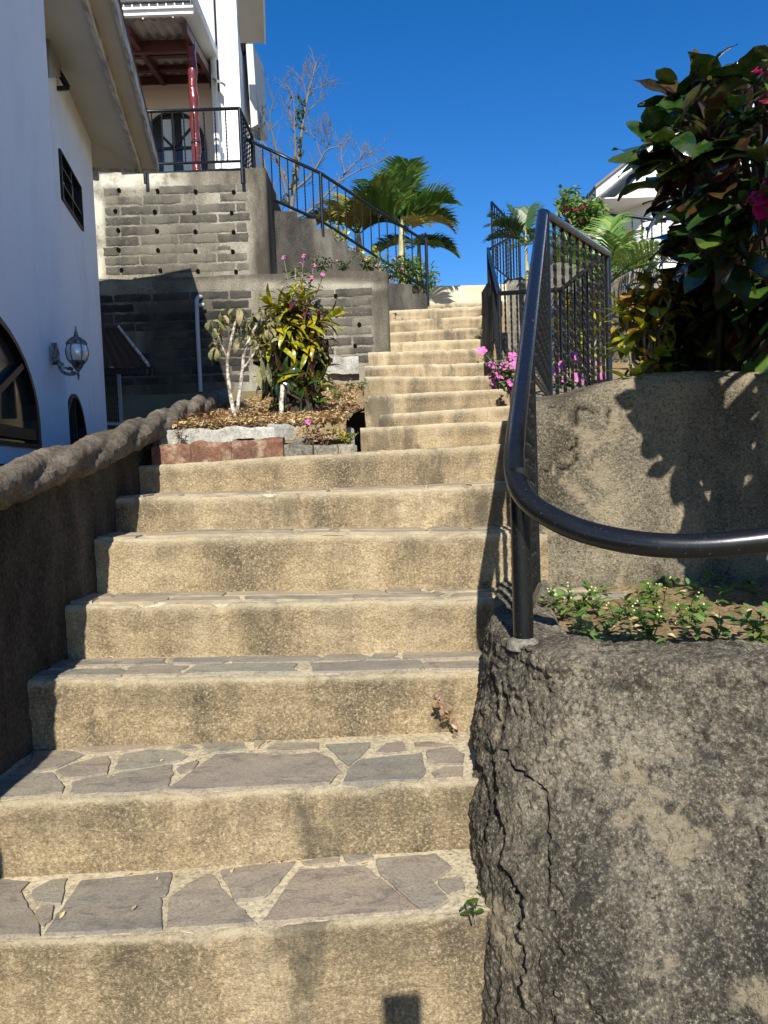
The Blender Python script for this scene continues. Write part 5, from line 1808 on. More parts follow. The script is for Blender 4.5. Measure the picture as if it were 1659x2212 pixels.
# --- magenta flowers at right edge
random.seed(3)
rt = thing('bougainvillea_branch', 'branch with large magenta blossoms and pale green leaves hanging in at the right edge', 'flowering branch', P(1700, 300, 2.2))
mb, fb, sb = MB(), MB(), MB()
br0 = P(1790, 120, 2.2)
for tgt in ((1650, 440, 2.15), (1630, 445, 2.15), (1662, 400, 2.15), (1648, 165, 2.3), (1660, 205, 2.3)):
    q = P(*tgt)
    sb.tube(bent(br0, q, 6, .03, .03), .006, 6)
    for k in range(6):
        fdir = V((random.uniform(-.6, .3), -1, random.uniform(-.4, .5)))
        big = tgt[1] > 300
        fb.leaf(q + rv(.02), fdir + rv(.7), V((0, 0, 1)) + rv(.5), .055 if big else .03, .05 if big else .022, .9, .3, 5, .08, .6)
    for k in range(9):
        mb.leaf(q + V((.04, 0, .03)) + rv(.05), rv(1) + V((0, -.3, -.1)), V((0, 0, 1)), .06, .03, .5, .2, 5)
mb.build('leaves', M['green'], rt)
fb.build('blossom', M['magenta'], rt)
sb.build('stem', M['bark'], rt)

# --- spotted croton in the planter
random.seed(21)
bb = P(640, 905, 4.15)
rt = thing('croton_bush', 'bushy croton with yellow spotted drooping leaves and dark red tips in the planter', 'shrub', bb)
mb, sb, rb, lb = MB(), MB(), MB(), MB()
ctr = P(632, 760, 4.2)
for k in range(84):
    a, e = random.uniform(0, 2 * PI), random.uniform(-1.3, 1.35)
    rr = random.uniform(.6, 1.0)
    q = ctr + V((math.cos(a) * math.cos(e) * .20 * rr, math.sin(a) * math.cos(e) * .19 * rr, math.sin(e) * .27 * rr - .01))
    ax = (q - ctr).normalized() * .8 + V((0, 0, .75 if q.z > ctr.z else .3)) + rv(.2)
    sb.tube(bent(bb + V((random.uniform(-.09, .09), random.uniform(-.04, .09), 0)), q, 6, .025), [.011, .010, .009, .008, .007, .005, .004], 6)
    whorl(mb if q.z > ctr.z - .04 or random.random() < .22 else lb, q, ax, 9, (.10, .18), (.155, .22), (.6, 1.7), (.8, 2.0), 8, .2, .05, .5)
for k in range(34):
    q = P(random.uniform(580, 700), random.uniform(800, 888), random.uniform(4.0, 4.35))
    whorl(lb if random.random() < .7 else mb, q, V((random.uniform(-.6, .6), -.3, .4)), 7, (.08, .14), (.16, .22), (.7, 1.8), (.8, 1.8), 6, .2, .05)
for x, y in ((620, 665), (640, 655), (665, 662), (690, 690), (700, 720), (680, 670), (710, 745), (705, 790), (655, 645), (600, 660)):
    q = P(x, y, 4.2 + random.uniform(-.1, .1))
    whorl(rb, q, V((.15, -.1, 1)) + rv(.2), 5, (.09, .15), (.15, .2), (.5, 1.5), (.3, 1.2), 6, .2, .03)
for x, y, dx, dy in ((600, 655, -.5, 1), (585, 660, -.9, .5), (625, 650, -.2, 1), (650, 648, .3, 1), (700, 690, 1, .3)):
    q = P(x, y, 4.05)
    whorl(mb, q, V((dx, -.2, dy)), 5, (.12, .18), (.16, .2), (.2, .9), (.4, 1.0), 6, .2, .03)
mb.build('foliage', M['croton_y'], rt)
lb.build('dark_leaves', M['croton'], rt)
rb.build('red_leaves', M['redleaf'], rt)
sb.build('stem', M['darkbark'], rt)
for x, y0, y1 in ((606, 900, 800),):
    m = MB()
    p0, p1 = P(x, y0, 4.05), P(x + 4, y1, 4.1)
    m.tube(bent(p0, p1, 6, .012), .013, 8)
    m.build('stem', M['palebark'], rt)

# --- wilted shrub
random.seed(8)
bb = P(511, 912, 3.98)
rt = thing('wilting_shrub', 'thin shrub with pale bare stems and limp faded leaves beside the spotted croton', 'shrub', bb)
stems = [[(511, 912), (500, 870), (491, 800), (492, 770), (507, 700), (517, 668)], [(511, 912), (513, 880), (524, 800), (527, 760), (545, 720), (560, 690)], [(492, 775), (478, 745), (470, 720)], [(524, 800), (545, 770), (560, 745)]]
for k, s in enumerate(stems):
    m = MB()
    pts = smooth_path([P(x, y, 3.98 + .03 * math.sin(i + k)) for i, (x, y) in enumerate(s)], 1)
    m.tube(pts, [(.0125 if k < 2 else .007) * (1 - .6 * i / len(pts)) for i in range(len(pts))], 8)
    m.build('stem', M['palebark'], rt)
mb = MB()
for x, y, n in ((517, 668, 9), (500, 690, 7), (475, 700, 8), (560, 690, 10), (545, 680, 8), (530, 690, 8), (580, 700, 9), (466, 735, 6), (515, 720, 7), (560, 740, 7), (590, 680, 7), (475, 665, 6), (462, 690, 5), (540, 715, 7), (565, 660, 7), (600, 720, 6)):
    q = P(x, y, 3.97 + random.uniform(-.07, .07))
    whorl(mb, q, V((0, -.2, .8)) + rv(.4), n, (.045, .10), (.26, .42), (1.0, 2.3), (1.2, 2.8), 7, .6, .14, .5)
for x, y in ((565, 820), (578, 830), (556, 835)):
    mb.leaf(P(x, y - 45, 3.95), V((.1, -.2, -1)), V((0, -1, 0)), .12, .028, .4, .3, 6)
mb.build('leaves', M['wilted'], rt)

# --- flowering stems before the block wall
def leafy_stem(mb, sb, fb, pts, L=.035, gap=.03, tipf=True, r=.004, fr=.022, W_=.4, start=.3):
    pts = smooth_path(pts, 2)
    sb.tube(pts, r, 5)
    acc, tot = 0, sum((b - a).length for a, b in zip(pts[:-1], pts[1:]))
    run, a_ = 0, 0
    for a, b in zip(pts[:-1], pts[1:]):
        l = (b - a).length
        run += l
        acc += l
        if run < tot * start:
            continue
        while acc > gap:
            acc -= gap
            u, w = orth(b - a)
            a_ += 1.6
            for s in (0, PI):
                d = u * math.cos(a_ + s) + w * math.sin(a_ + s) + (b - a).normalized() * .5
                l2 = L * random.uniform(.7, 1.2)
                mb.leaf(b, d, (b - a).normalized(), l2, l2 * W_, .5, .2, 3)
    if tipf and fb is not None:
        fb.flower(pts[-1], V((random.uniform(-.5, .5), -1, .6)), fr)
random.seed(4)
bb = P(650, 800, 8.9)
rt = thing('periwinkle_plant', 'tall leggy pink flowering plant rising above the spotted croton against the block wall', 'flowering plant', bb)
mb, sb, fb = MB(), MB(), MB()
for pts in ([(640, 800), (636, 690), (622, 610), (613, 556)], [(645, 800), (648, 660), (652, 600), (656, 553)], [(645, 800), (650, 640), (655, 590), (653, 567)], [(650, 800), (662, 640), (672, 605), (678, 573)],
            [(640, 800), (640, 640), (638, 600), (638, 584)], [(650, 800), (668, 660), (690, 620), (697, 593)], [(650, 800), (660, 650), (668, 620), (672, 600)]):
    q = [P(x, y, 8.95 + random.uniform(-.1, .1)) for x, y in pts]
    leafy_stem(mb, sb, fb, q, .075, .055, True, .006, .032, .42, .55)
mb.build('leaves', M['green'], rt)
sb.build('stem', M['bark'], rt)
fb.build('blossoms', M['pinkpetal'], rt)
# low plants on the ledge
def tuft(lab, name, cat, px_list, Y, h, nst, L, flowers=0, mat='green', fmat='pinkpetal', fr=.03, group=None, spread=.6, seed=1, gap=None, wr=.42):
    random.seed(seed)
    x, y = px_list
    bb = P(x, y, Y)
    rt = thing(name, lab, cat, bb, group)
    mb, sb, fb = MB(), MB(), MB()
    nf = flowers
    for k in range(nst):
        d = V((random.uniform(-spread, spread), random.uniform(-spread, spread), 1)).normalized()
        l = h * random.uniform(.5, 1)
        q = bb + d * l + V((d.x, d.y, 0)) * l * .3
        b1 = bb + V((random.uniform(-.1, .1), random.uniform(-.1, .1), 0)) * h
        leafy_stem(mb, sb, fb, [b1, b1.lerp(q, .5) + V((0, 0, l * .1)), q], L, gap or L * .7, k < nf, max(.0015, L * .06), fr, wr, .15)
    mb.build('leaves', M[mat], rt)
    sb.build('stem', M['bark'], rt)
    if nf:
        fb.build('blossoms', M[fmat], rt)
    return rt
tuft('low green plant on the ledge right behind the tall pink flowering stems', 'ledge_plant', 'plant', (700, 592), 9.75, .26, 12, .055, 1, fr=.02, seed=2)
tuft('low yellowish plant in the middle of the ledge below the stepped wall', 'ledge_plant', 'plant', (741, 592), 9.75, .26, 12, .055, 1, fr=.018, seed=3)
tuft('low plant with two pink flowers on the ledge below the lowest wall steps', 'ledge_plant', 'plant', (800, 592), 9.75, .26, 14, .06, 2, fr=.022, seed=4)
tuft('leafy pink flowered plant at the foot of the palm trunk behind the wall corner', 'ledge_plant', 'plant', (845, 612), 10.1, .4, 16, .06, 2, fr=.022, seed=5)
# vinca by the steps
random.seed(31)
bb = P(1100, 850, 6.2)
rt = thing('vinca_plant', 'pink vinca in full flower spilling over the step edge under the railing', 'flowering plant', bb)
mb, sb, fb = MB(), MB(), MB()
for x, y in ((1041, 758), (1066, 774), (1063, 789), (1078, 790), (1085, 769), (1090, 766), (1082, 778), (1098, 756), (1096, 780), (1087, 834), (1064, 812), (1070, 830), (1100, 800), (1092, 812), (1080, 810), (1104, 826), (1110, 790), (1108, 770), (1078, 826), (1100, 840), (1072, 800), (1090, 790)):
    q = P(x, y, 6.2 + random.uniform(-.15, .12))
    leafy_stem(mb, sb, fb, [bb + rv(.06), bb.lerp(q, .5) + V((0, -.02, .05)), q], .055, .035, random.random() < .62, .004, .046, .42, .3)
mb.build('leaves', M['green'], rt)
sb.build('stem', M['bark'], rt)
fb.build('blossoms', M['pinkpetal'], rt)
random.seed(32)
bb = P(1245, 880, 5.6)
rt = thing('vinca_plant', 'pink vinca seen through the twisted bars of the railing above the wall', 'flowering plant', bb)
mb, sb, fb = MB(), MB(), MB()
for x, y in ((1198, 800), (1205, 830), (1217, 818), (1240, 770), (1247, 815), (1260, 822), (1275, 805), (1287, 790), (1300, 815), (1230, 850), (1254, 850), (1280, 840), (1212, 790), (1265, 780), (1296, 850), (1235, 830), (1206, 860), (1222, 866), (1270, 860)):
    q = P(x, y, 5.6 + random.uniform(-.3, .3))
    leafy_stem(mb, sb, fb, [bb + rv(.15), bb.lerp(q, .5) + V((0, 0, .05)), q], .06, .04, random.random() < .75, .004, .045, .42, .2)
mb.build('leaves', M['green'], rt)
sb.build('stem', M['bark'], rt)
fb.build('blossoms', M['pinkpetal'], rt)

# --- bare tree
random.seed(17)
Z4b = lambda x, y: (493.7 + x * .3307, 109.7 + y * .3307)
YT = 13.0
bt = P(*Z4b(400, 1080), YT)
tree = thing('bare_tree', 'leafless grey tree with spreading branches and a creeper behind the sloping railing', 'tree', V((bt.x, YT, 2.0)))
limbs = [([(400, 1200), (410, 1000), (440, 850), (470, 600), (490, 430), (520, 280), (550, 170), (575, 75)], .060, 0), ([(395, 1010), (330, 720), (290, 560), (265, 440), (300, 310)], .035, -.5), ([(405, 900), (350, 770), (230, 600), (130, 510)], .035, .4),
         ([(430, 910), (530, 830), (600, 720), (640, 640), (735, 625)], .035, -.3), ([(640, 640), (660, 580), (680, 515)], .014, -.3), ([(640, 640), (610, 570), (590, 500)], .014, -.3), ([(420, 1100), (520, 1060), (640, 940), (760, 800), (860, 700), (950, 655)], .035, .5),
         ([(700, 870), (830, 790), (940, 740), (1010, 715)], .018, .6), ([(380, 1100), (330, 1030), (280, 920), (215, 640), (190, 470)], .03, .2), ([(420, 900), (440, 560), (400, 400), (385, 315)], .028, .3), ([(440, 700), (430, 430), (425, 290), (370, 210)], .02, -.2),
         ([(610, 700), (560, 560), (500, 520)], .012, 0), ([(760, 800), (735, 700), (740, 620)], .016, .5), ([(860, 700), (870, 640)], .010, .5), ([(500, 420), (570, 340), (635, 305)], .014, 0), ([(530, 260), (600, 235), (640, 225)], .009, 0), ([(510, 330), (500, 240), (480, 175)], .010, 0)]
tb = MB()
twb = MB()
for pts, r, dy in limbs:
    q = [P(*Z4b(x, y), YT + dy * (i / len(pts))) for i, (x, y) in enumerate(pts)]
    q = smooth_path(q, 1)
    tb.tube(q, [.78 * r * (1 - .8 * i / (len(q) - 1)) for i in range(len(q))], 7)
    for i in range(2, len(q)):
        for rep in range(3):
            if random.random() < .75:
                a = q[i - 1].lerp(q[i], random.random())
                d = (q[i] - q[i - 1]).normalized()
                side = V((random.choice((-1, 1)) * random.uniform(.4, 1), random.uniform(-.5, .5), random.uniform(.1, .9)))
                dd = (d * .8 + side).normalized()
                l = random.uniform(.12, .42)
                e = a + dd * l
                twb.tube([a, a.lerp(e, .5) + rv(.02), e], [.0055, .004, .002], 4)
                for _ in range(2):
                    f = a.lerp(e, random.uniform(.3, .9))
                    twb.tube([f, f + (dd + rv(.9)).normalized() * l * .45], [.004, .0015], 4)
tb.build('trunk', M['twig'], tree)
twb.build('twigs', M['twig'], tree)
vb = MB()
for x0, y0, x1, y1, n in ((425, 300, 485, 330, 14), (485, 330, 462, 430, 24), (462, 430, 465, 520, 16), (462, 560, 470, 660, 14), (455, 660, 440, 800, 10), (355, 960, 380, 1010, 18), (440, 800, 400, 960, 20)):
    for k in range(n):
        t = random.random()
        q = P(*Z4b(x0 + (x1 - x0) * t + random.uniform(-13, 13), y0 + (y1 - y0) * t + random.uniform(-8, 8)), YT - .05)
        vb.dleaf(q, rv(1), V((0, -1, .5)) + rv(.5), .075, .055)
vb.build('creeper_leaves', M['vine'], tree)
# --- palms
def frond(mb, rb, base, az, elev, L, droop, nl=34, ll=.42, lw=.035, vang=.5, hang=.5):
    d = V((math.cos(az) * math.cos(elev), math.sin(az) * math.cos(elev), math.sin(elev)))
    side = V((-math.sin(az), math.cos(az), 0))
    p = V(base)
    n = 16
    pts, ds = [p.copy()], [d.copy()]
    for k in range(n):
        q = Matrix.Rotation(-droop / n * (.4 + 1.2 * k / n), 3, side.cross(V((0, 0, 1))).cross(V((0, 0, 1))) * -1 if False else side)
        # rotate towards the ground
        d2 = d.copy()
        ang = droop / n * (.4 + 1.2 * k / n)
        h = V((math.cos(az), math.sin(az), 0))
        e = math.atan2(d.z, d.dot(h)) - ang
        d = h * math.cos(e) + V((0, 0, math.sin(e)))
        p = p + d * (L / n)
        pts.append(p.copy())
        ds.append(d.copy())
    rb.tube(pts, [.014 * (1 - .85 * i / n) for i in range(n + 1)], 6)
    for k in range(nl):
        t = .14 + .86 * (k + .5) / nl
        i = min(n - 1, int(t * n))
        f = t * n - i
        q = pts[i].lerp(pts[i + 1], f)
        d_ = ds[i]
        upv = side.cross(d_).normalized() * -1
        if upv.z < 0:
            upv = -upv
        l = ll * (math.sin(PI * (.12 + .86 * t)) ** .6) * random.uniform(.85, 1.1)
        for s in (-1, 1):
            dir_ = (side * s * 1.0 + d_ * (.55 + .5 * t) + upv * vang + rv(.10)).normalized()
            sd = dir_.cross(upv).normalized()
            a = q
            b_ = a + dir_ * l * .5
            dd = (dir_ - V((0, 0, hang * random.uniform(.7, 1.3)))).normalized()
            c_ = b_ + dd * l * .5
            w = lw * .5
            mb.add([a - sd * w * .5, a + sd * w * .5, b_ + sd * w, b_ - sd * w, c_], [(0, 1, 2, 3), (3, 2, 4)], 0, False)
def palm(lab, crown, trunk_base, fr, mat='palm', seed=1, r=.09, ll=.42, name='palm_tree', shaft=True, group=None, lw=.035, nl=34):
    random.seed(seed)
    rt = thing(name, lab, 'palm', trunk_base, group)
    mb, rb, tk = MB(), MB(), MB()
    pts = [trunk_base, trunk_base.lerp(crown, .6), crown - V((0, 0, .02)), crown + V((0, 0, .25))]
    tk.tube(smooth_path(pts, 2), [r * (1.1 - .75 * (i / 12.0) ** 2) if i < 13 else r * .3 for i in range(len(smooth_path(pts, 2)))], 12)
    for az, el, L, dr in fr:
        frond(mb, rb, crown + V((0, 0, .1)) + rv(.03), az + random.uniform(-.1, .1), el, L, dr, nl, ll, lw)
    mb.build('fronds', M[mat], rt)
    rb.build('frond_stalks', M['green'], rt)
    tk.build('trunk', M['palmtrunk'], rt)
    return rt
YPm = 14.0
cr = P(868, 500, YPm)
D = R
palm('tall palm with dark feathery fronds behind the end of the sloping railing', cr, V((P(862, 620, YPm).x, YPm, 1.9)),
     [(D(-80), 1.28, 1.16, 1.04), (D(170), 1.15, 1.11, 1.20), (D(20), 1.10, 1.16, 1.36), (D(-20), 0.70, 1.06, 1.04), (D(120), 1.06, 1.02, 1.12), (D(-130), 0.97, 1.11, 1.28), (D(60), 1.15, 1.02, 1.20), (D(-8), 0.34, 0.93, 0.88), (D(150), 1.38, 1.06, 0.72), (D(40), 1.42, 1.06, 0.72), (D(200), 0.79, 1.02, 1.20)], 'palm', 3, .085, .62, lw=.055, nl=44)
cr2 = P(775, 520, 14.6)
palm('yellowing palm with drooping fronds behind the stepped wall', cr2, V((cr2.x, 14.6, 1.9)),
     [(D(175), .8, 1.17, 1.8), (D(140), 1.1, 1.27, 1.5), (D(-150), .6, 1.17, 1.8), (D(40), 1.2, 1.27, 1.2), (D(-60), .9, 0.98, 1.8), (D(5), .8, 0.98, 1.8), (D(100), 1.3, 1.17, 1.0), (D(-110), .9, 1.07, 2.0)], 'palm_y', 5, .09, .6, lw=.05, nl=42)
cr3 = P(905, 540, 14.8)
palm('small dark palm filling the gap below the tall palm beside its pale trunk', cr3, V((cr3.x, 14.8, 1.9)),
     [(D(0), .3, 0.70, 1.3), (D(-40), .2, 0.70, 1.2), (D(170), .4, 0.88, 1.2), (D(-100), .1, 0.78, 1.0), (D(-20), -.1, 0.88, .8), (D(200), .0, 0.88, .8), (D(60), .6, 0.88, 1.0)], 'palm', 6, .06, .40, lw=.045)
random.seed(12)
# yellow lower frond of the tall palm
rt = bpy.data.objects['palm_tree']
mb, rb = MB(), MB()
frond(mb, rb, cr + V((.05, -.05, -.05)), D(-25), .45, 1.05, 1.5, 34, .40, .05)
frond(mb, rb, cr + V((.05, -.05, .0)), D(-60), .35, .8, 1.3, 30, .34, .045)
mb.build('yellow_fronds', M['palm_y'], rt)
# right-hand young palm with stiff fan of leaves
cr4 = P(1136, 540, 8.6)
palm('young bluish palm with a stiff upright leaf fan beside the railing', cr4, V((P(1150, 700, 8.6).x, 8.6, .9)),
     [(D(170), .95, .5, .6), (D(150), 1.25, .5, .4), (D(-150), .6, .45, .9), (D(60), 1.3, .45, .5), (D(185), .35, .42, .8), (D(-60), .3, .35, 1.2)], 'palm_b', 8, .03, .27, lw=.024, nl=24)
cr5 = P(1310, 640, 7.6)
palm('feathery areca palm behind the corner post of the railing', cr5, V((cr5.x, 7.6, .7)),
     [(D(170), 1.0, 1.1, 1.4), (D(200), .6, 1.0, 1.5), (D(140), 1.2, 1.1, 1.0), (D(20), 1.0, 1.0, 1.4), (D(-20), .5, 1.0, 1.5), (D(60), 1.3, 1.0, .8), (D(-100), .9, .9, 1.8), (D(-60), .6, 1.0, 1.7), (D(240), .4, 1.0, 1.4), (D(100), 1.0, .9, 1.2)], 'palm', 9, .03, .34, lw=.020, nl=36)
# bushes: bougainvillea etc.
def bush(lab, name, cat, centers, Y, n, leafL, mat, flowers=0, fmat='magenta', seed=1, fr=.05, depth=.5):
    random.seed(seed)
    c0 = P(*centers[0][:2], Y)
    rt = thing(name, lab, cat, V((c0.x, Y, c0.z - .6)))
    mb, sb, fb = MB(), MB(), MB()
    ss = F / Y
    base = V((c0.x, Y, c0.z - .6))
    for k in range(n):
        x, y, rx, ry = random.choice(centers)
        a, r = random.uniform(0, 2 * PI), math.sqrt(random.random())
        q = P(x + math.cos(a) * rx * r, y + math.sin(a) * ry * r, Y + random.uniform(-depth, depth))
        if k % 25 == 0:
            sb.tube(bent(base + rv(.15), q, 5, .08), .008, 5)
        for j in range(4):
            mb.dleaf(q + rv(leafL * 1.3), rv(1) + V((0, -.2, -.1)), V((0, -.6, 1)) + rv(.6), leafL * random.uniform(.7, 1.25), leafL * .6)
    for x, y, m in (flowers or []):
        for j in range(m):
            q = P(x + random.gauss(0, 9), y + random.gauss(0, 9), Y - depth * .8)
            for _ in range(3):
                fb.dleaf(q, rv(1), V((0, -1, .3)) + rv(.4), fr, fr * .8)
    mb.build('foliage', M[mat], rt)
    sb.build('stem', M['bark'], rt)
    if flowers:
        fb.build('blossoms', M[fmat], rt)
bush('loose bougainvillea bush with scattered magenta blossoms below the round house', 'bougainvillea', 'shrub', [(1262, 480, 42, 40), (1240, 460, 28, 24), (1228, 440, 10, 28), (1290, 510, 40, 40), (1245, 520, 30, 40), (1280, 460, 20, 18)], 10.0, 420, .085, 'green',
     [(1232, 452, 3), (1252, 460, 3), (1265, 520, 4), (1290, 505, 4), (1320, 560, 4), (1300, 540, 3), (1345, 500, 2)], 'magenta', 3, .06)
bush('light green leafy shrub beside the bougainvillea in front of the round house', 'leafy_shrub', 'shrub', [(1345, 545, 46, 34), (1325, 565, 40, 40), (1385, 570, 26, 36), (1320, 510, 18, 24), (1365, 600, 40, 30)], 9.2, 420, .08, 'green', [(1322, 530, 3)], 'magenta', 4, .07)
bush('dark green shrub between the palms and the stepped wall', 'leafy_shrub', 'shrub', [(745, 560, 40, 24), (720, 520, 30, 30), (790, 575, 40, 24)], 12.6, 240, .09, 'croton_b', None, 'magenta', 6, .05, .4)
bush('green shrub at the foot of the pale palm trunk behind the wall', 'leafy_shrub', 'shrub', [(900, 600, 40, 20), (880, 580, 30, 20)], 12.4, 200, .08, 'green', None, 'magenta', 7, .05, .3)

# --- weeds of the near bed
random.seed(77)
mb, sb = MB(), MB()
def bedz():
    return ZS
for k in range(190):
    y = random.uniform(1.70, 2.64)
    x = random.uniform(.42, 1.75)
    if x < .5 and y < 1.8:
        continue
    dens = 1.0 if x < .85 else .55
    if y < 2.0:
        dens *= .8
    if random.random() > dens:
        continue
    bb = V((x, y, ZS + .002))
    n = random.randint(3, 8)
    for j in range(n):
        a = random.uniform(0, 2 * PI)
        e = random.uniform(.1, 1.1)
        l = random.uniform(.018, .046)
        d = V((math.cos(a) * math.cos(e), math.sin(a) * math.cos(e), math.sin(e)))
        h = random.uniform(.0, .05)
        b2 = bb + V((random.uniform(-.01, .01), random.uniform(-.01, .01), h))
        if h > .015:
            sb.tube([bb, b2], .0012, 4)
        mb.leaf(b2, d, V((0, 0, 1)), l, l * random.uniform(.42, .62), random.uniform(.2, .9), .2, 4, .05)
w = tag(mb.build('weeds', M['weed']), 'low green broad-leaved weeds covering the soil of the near bed', None, None, 'stuff')
for i, (x, y0, y1, lab) in enumerate(((1248, 1335, 1265, 'leggy green weed standing nearest the railing post in the bed'), (1425, 1345, 1240, 'tall weed with tiny pale buds in the middle of the near bed'), (1405, 1390, 1300, 'short bushy weed just before the tall budding weed'),
                                      (1545, 1395, 1305, 'curved thin weed with round bud heads farther along from the tall budding weed'), (1640, 1400, 1318, 'upright weed standing deepest in the shade end of the near bed'), (1330, 1345, 1290, 'leafy weed against the wall foot between the railing and the tall budding weed'),
                                      (1490, 1350, 1290, 'slender weed in the croton shadow edge'), (1215, 1340, 1262, 'weed leaning against the bottom of the black railing'))):
    q0 = PZ(x, y0, ZS)
    q1 = P(x + random.uniform(-14, 14), y1, q0.y - .02)
    rt = thing('weed', lab, 'weed', q0, 'taller weeds in the near bed')
    mb, sb, fb = MB(), MB(), MB()
    for b in range(4 if i not in (3,) else 2):
        e = q1 + V((random.uniform(-.045, .045), random.uniform(-.03, .03), random.uniform(-.05, .01)))
        leafy_stem(mb, sb, None, [q0, q0.lerp(e, .5) + V((random.uniform(-.012, .012), 0, .01)), e], .030, .019, False, .0014, .01, .42, .12)
        for j in range(2):
            fb.flower(e + rv(.008), V((0, -1, .6)), .0026)
    mb.build('leaves', M['green'], rt)
    sb.build('stem', M['green'], rt)
    fb.build('blossoms', M['whitepetal'], rt)
# litter
def litter(name, lab, n, fpos, L, mat='litter', seed=1, lift=.01, flat=.35):
    random.seed(seed)
    mb = MB()
    for k in range(n):
        q = fpos()
        if q is None:
            continue
        a = random.uniform(0, 2 * PI)
        d = V((math.cos(a), math.sin(a), random.uniform(-.1, flat)))
        l = random.uniform(*L)
        mb.leaf(V(q) + V((0, 0, random.uniform(.0, lift))), d, V((random.uniform(-.5, .5), random.uniform(-.5, .5), 1)), l, l * random.uniform(.3, .55), random.uniform(-.4, 1.2), .3, 4, .08)
    return tag(mb.build(name, M[mat]), lab, None, None, 'stuff')
litter('dry_leaves', 'dry brown leaves scattered over the near bed', 150, lambda: (random.uniform(.40, 1.8), random.uniform(1.68, 2.68), ZS + .004), (.014, .05), seed=5)
litter('leaf_litter', 'dense tan dry leaf litter covering the planter', 15000, lambda: (lambda x, y: (x, y, plz(y) + .012))(random.uniform(-1.05, -.17), 3.6 + 5.5 * random.random() ** 1.6), (.011, .030), seed=6, lift=.02)
def tread_pos():
    i = random.choice((0, 0, 1, 1, 2, 3, 4, 5))
    a, sl, x0, x1 = TREAD[i]
    Y0, Y1 = ST[i][0] + .03, ST[i + 1][0] - .005
    y = Y1 - (Y1 - Y0) * random.random() ** 2.2
    x = random.uniform(x0 + .1, x1)
    return (x, y, surf_z(i, x) + .006)
litter('tread_litter', 'small dry leaf bits and dark seeds lying on the stair treads', 90, tread_pos, (.006, .022), seed=9, lift=.002, flat=.2)
# red succulent ground cover along slab
def rc():
    r = random.random()
    if r < .55:
        q = P(random.uniform(350, 590), random.uniform(895, 925), 3.75 + random.random() * .2)
    elif r < .75:
        q = P(random.uniform(350, 470), random.uniform(905, 925), 3.7)
    else:
        q = P(random.uniform(690, 780), random.uniform(885, 925), 4.1)
    return (q.x, q.y, plz(q.y) + .01)
litter('red_ground_cover', 'low red succulent ground cover along the edge of the planter', 420, rc, (.018, .038), 'redcover', 7, .04, 1.2)
tuft('small red leaved succulent in front of the left pale slab', 'succulent', 'plant', (388, 955), 3.47, .07, 7, .018, 0, 'redcover', seed=11, spread=.4)
tuft('red stemmed succulent with one bright pink tip before the slanting slab', 'succulent', 'plant', (668, 968), 3.44, .14, 7, .028, 1, 'redcover', fr=.016, seed=12, spread=.4)
tuft('red succulent tuft in the middle of the small edging bed', 'succulent', 'plant', (700, 968), 3.44, .09, 9, .026, 0, 'redcover', seed=13, spread=.7)
tuft('yellowish green succulent tuft nearest the step riser in the edging bed', 'succulent', 'plant', (750, 968), 3.48, .11, 12, .028, 0, 'croton_b', seed=14, spread=.8)
tuft('small green sprout beside the planter edge near the upper steps', 'sprout', 'plant', (772, 855), 7.2, .18, 8, .05, 0, 'green', seed=15)
tuft('tiny green sprout growing in the planter litter right of the spotted croton', 'sprout', 'plant', (735, 868), 5.2, .10, 8, .035, 0, 'green', seed=16)
# sprigs on the stairs
random.seed(41)
rt = thing('step_sprig', 'thin drooping sprig with red and green leaves growing from a stair riser', 'plant', P(1000, 1600, 2.245))
mb, sb = MB(), MB()
pts = smooth_path([P(1000, 1602, 2.25), P(980, 1575, 2.215), P(966, 1545, 2.20), P(950, 1518, 2.18), P(938, 1503, 2.17)], 2)
sb.tube(pts, .0018, 5)
for k in (5, 7, 9, 10, 11, 12, 13, 14, 15):
    q = pts[min(k, len(pts) - 1)]
    for j in range(2):
        mb.leaf(q, rv(1) + V((0, -.4, .2)), V((0, -1, .5)), .024, .011, .4, .3, 4)
mb.build('leaves', M['redcover'], rt)
sb.build('stem', M['bark'], rt)
tuft('small round leaved sprout at the foot of the near curved wall', 'sprout', 'plant', (1024, 1995), 1.60, .055, 4, .026, 0, 'green', seed=18, spread=.5, wr=.8)
tuft('tiny green sprout in the stair corner under the railing', 'sprout', 'plant', (1047, 1272), 2.70, .03, 5, .016, 0, 'green', seed=19)
tuft('bright yellow green young plant on top of the terrace wall at the right edge', 'sprout', 'plant', (1645, 838), 2.95, .06, 5, .04, 0, 'croton_b', seed=20)

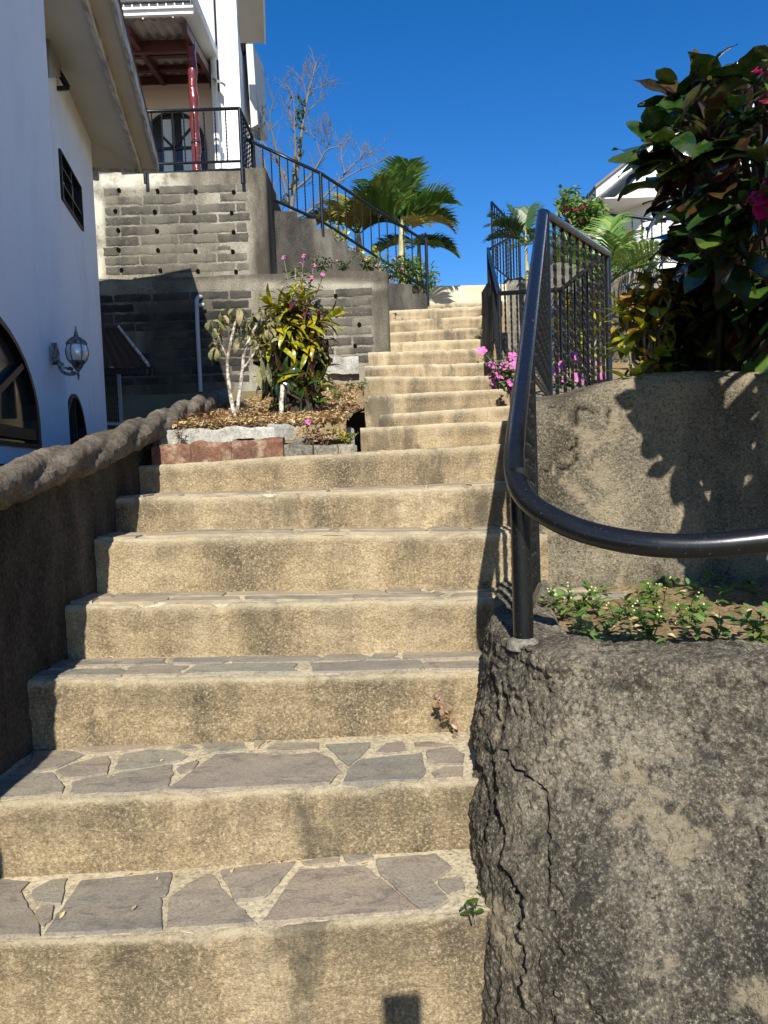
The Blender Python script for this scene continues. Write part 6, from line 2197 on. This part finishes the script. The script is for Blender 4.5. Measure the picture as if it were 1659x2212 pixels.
# ------------------------------------------------------------------ phone that throws the square shadow on the lowest riser
ph = thing('smartphone', 'black smartphone held up behind the stairs whose shadow falls on the lowest riser', 'phone', (0, -.02, -.06))
def shadow_pt(x, y):
    q = P(x, y, 1.615)
    return q - AS * (q.y + .012) / AS.y
pa, pb = shadow_pt(825, 2148), shadow_pt(910, 2148)
mb = MB()
bm = bmesh.new()
w_, t_ = pb.x - pa.x, pa.z
h_ = w_ * 2.0
for a in ((pa.x + .008, t_), ):
    pass
o1 = []
rr = .008
for cx_, cz_, a0 in ((pb.x - rr, t_ - rr, 0), (pa.x + rr, t_ - rr, PI / 2), (pa.x + rr, t_ - h_ + rr, PI), (pb.x - rr, t_ - h_ + rr, 1.5 * PI)):
    for k in range(5):
        a = a0 + PI / 2 * k / 4
        o1.append(V((cx_ + rr * math.cos(a), -.012, cz_ + rr * math.sin(a))))
mb.prism(o1, V((0, -.009, 0)))
mb.build('body', M['phone'], ph)

# ------------------------------------------------------------------ light
world = bpy.data.worlds.new('World')
SC.world = world
world.use_nodes = True
nt = world.node_tree
bg = nt.nodes['Background']
sky = nt.nodes.new('ShaderNodeTexSky')
sky.sky_type = 'NISHITA'
sky.sun_disc = False
sd = -AS
sky.sun_elevation = math.asin(sd.z)
sky.sun_rotation = math.atan2(sd.x, sd.y)
sky.altitude = 1200
sky.air_density = 1.0
sky.dust_density = .15
sky.ozone_density = 3.0
hs = nt.nodes.new('ShaderNodeHueSaturation')
hs.inputs['Saturation'].default_value = 1.36
hs.inputs['Hue'].default_value = .508
hs.inputs['Value'].default_value = 1.2
nt.links.new(sky.outputs['Color'], hs.inputs['Color'])
nt.links.new(hs.outputs['Color'], bg.inputs['Color'])
bg.inputs['Strength'].default_value = .09
sl = bpy.data.lights.new('sun', 'SUN')
sl.energy = 5.0
sl.angle = R(.5)
sl.color = (1.0, .955, .87)
so = bpy.data.objects.new('sun', sl)
COL.objects.link(so)
so.rotation_euler = AS.to_track_quat('-Z', 'Y').to_euler()
so.location = (0, -20, 20)
SC.view_settings.view_transform = 'Standard'
SC.view_settings.look = 'None'
SC.view_settings.exposure = 0.53
SC.view_settings.gamma = 1
SC.render.engine = 'CYCLES'
SC.cycles.max_bounces = 6
SC.cycles.use_denoising = True
bpy.context.view_layer.update()
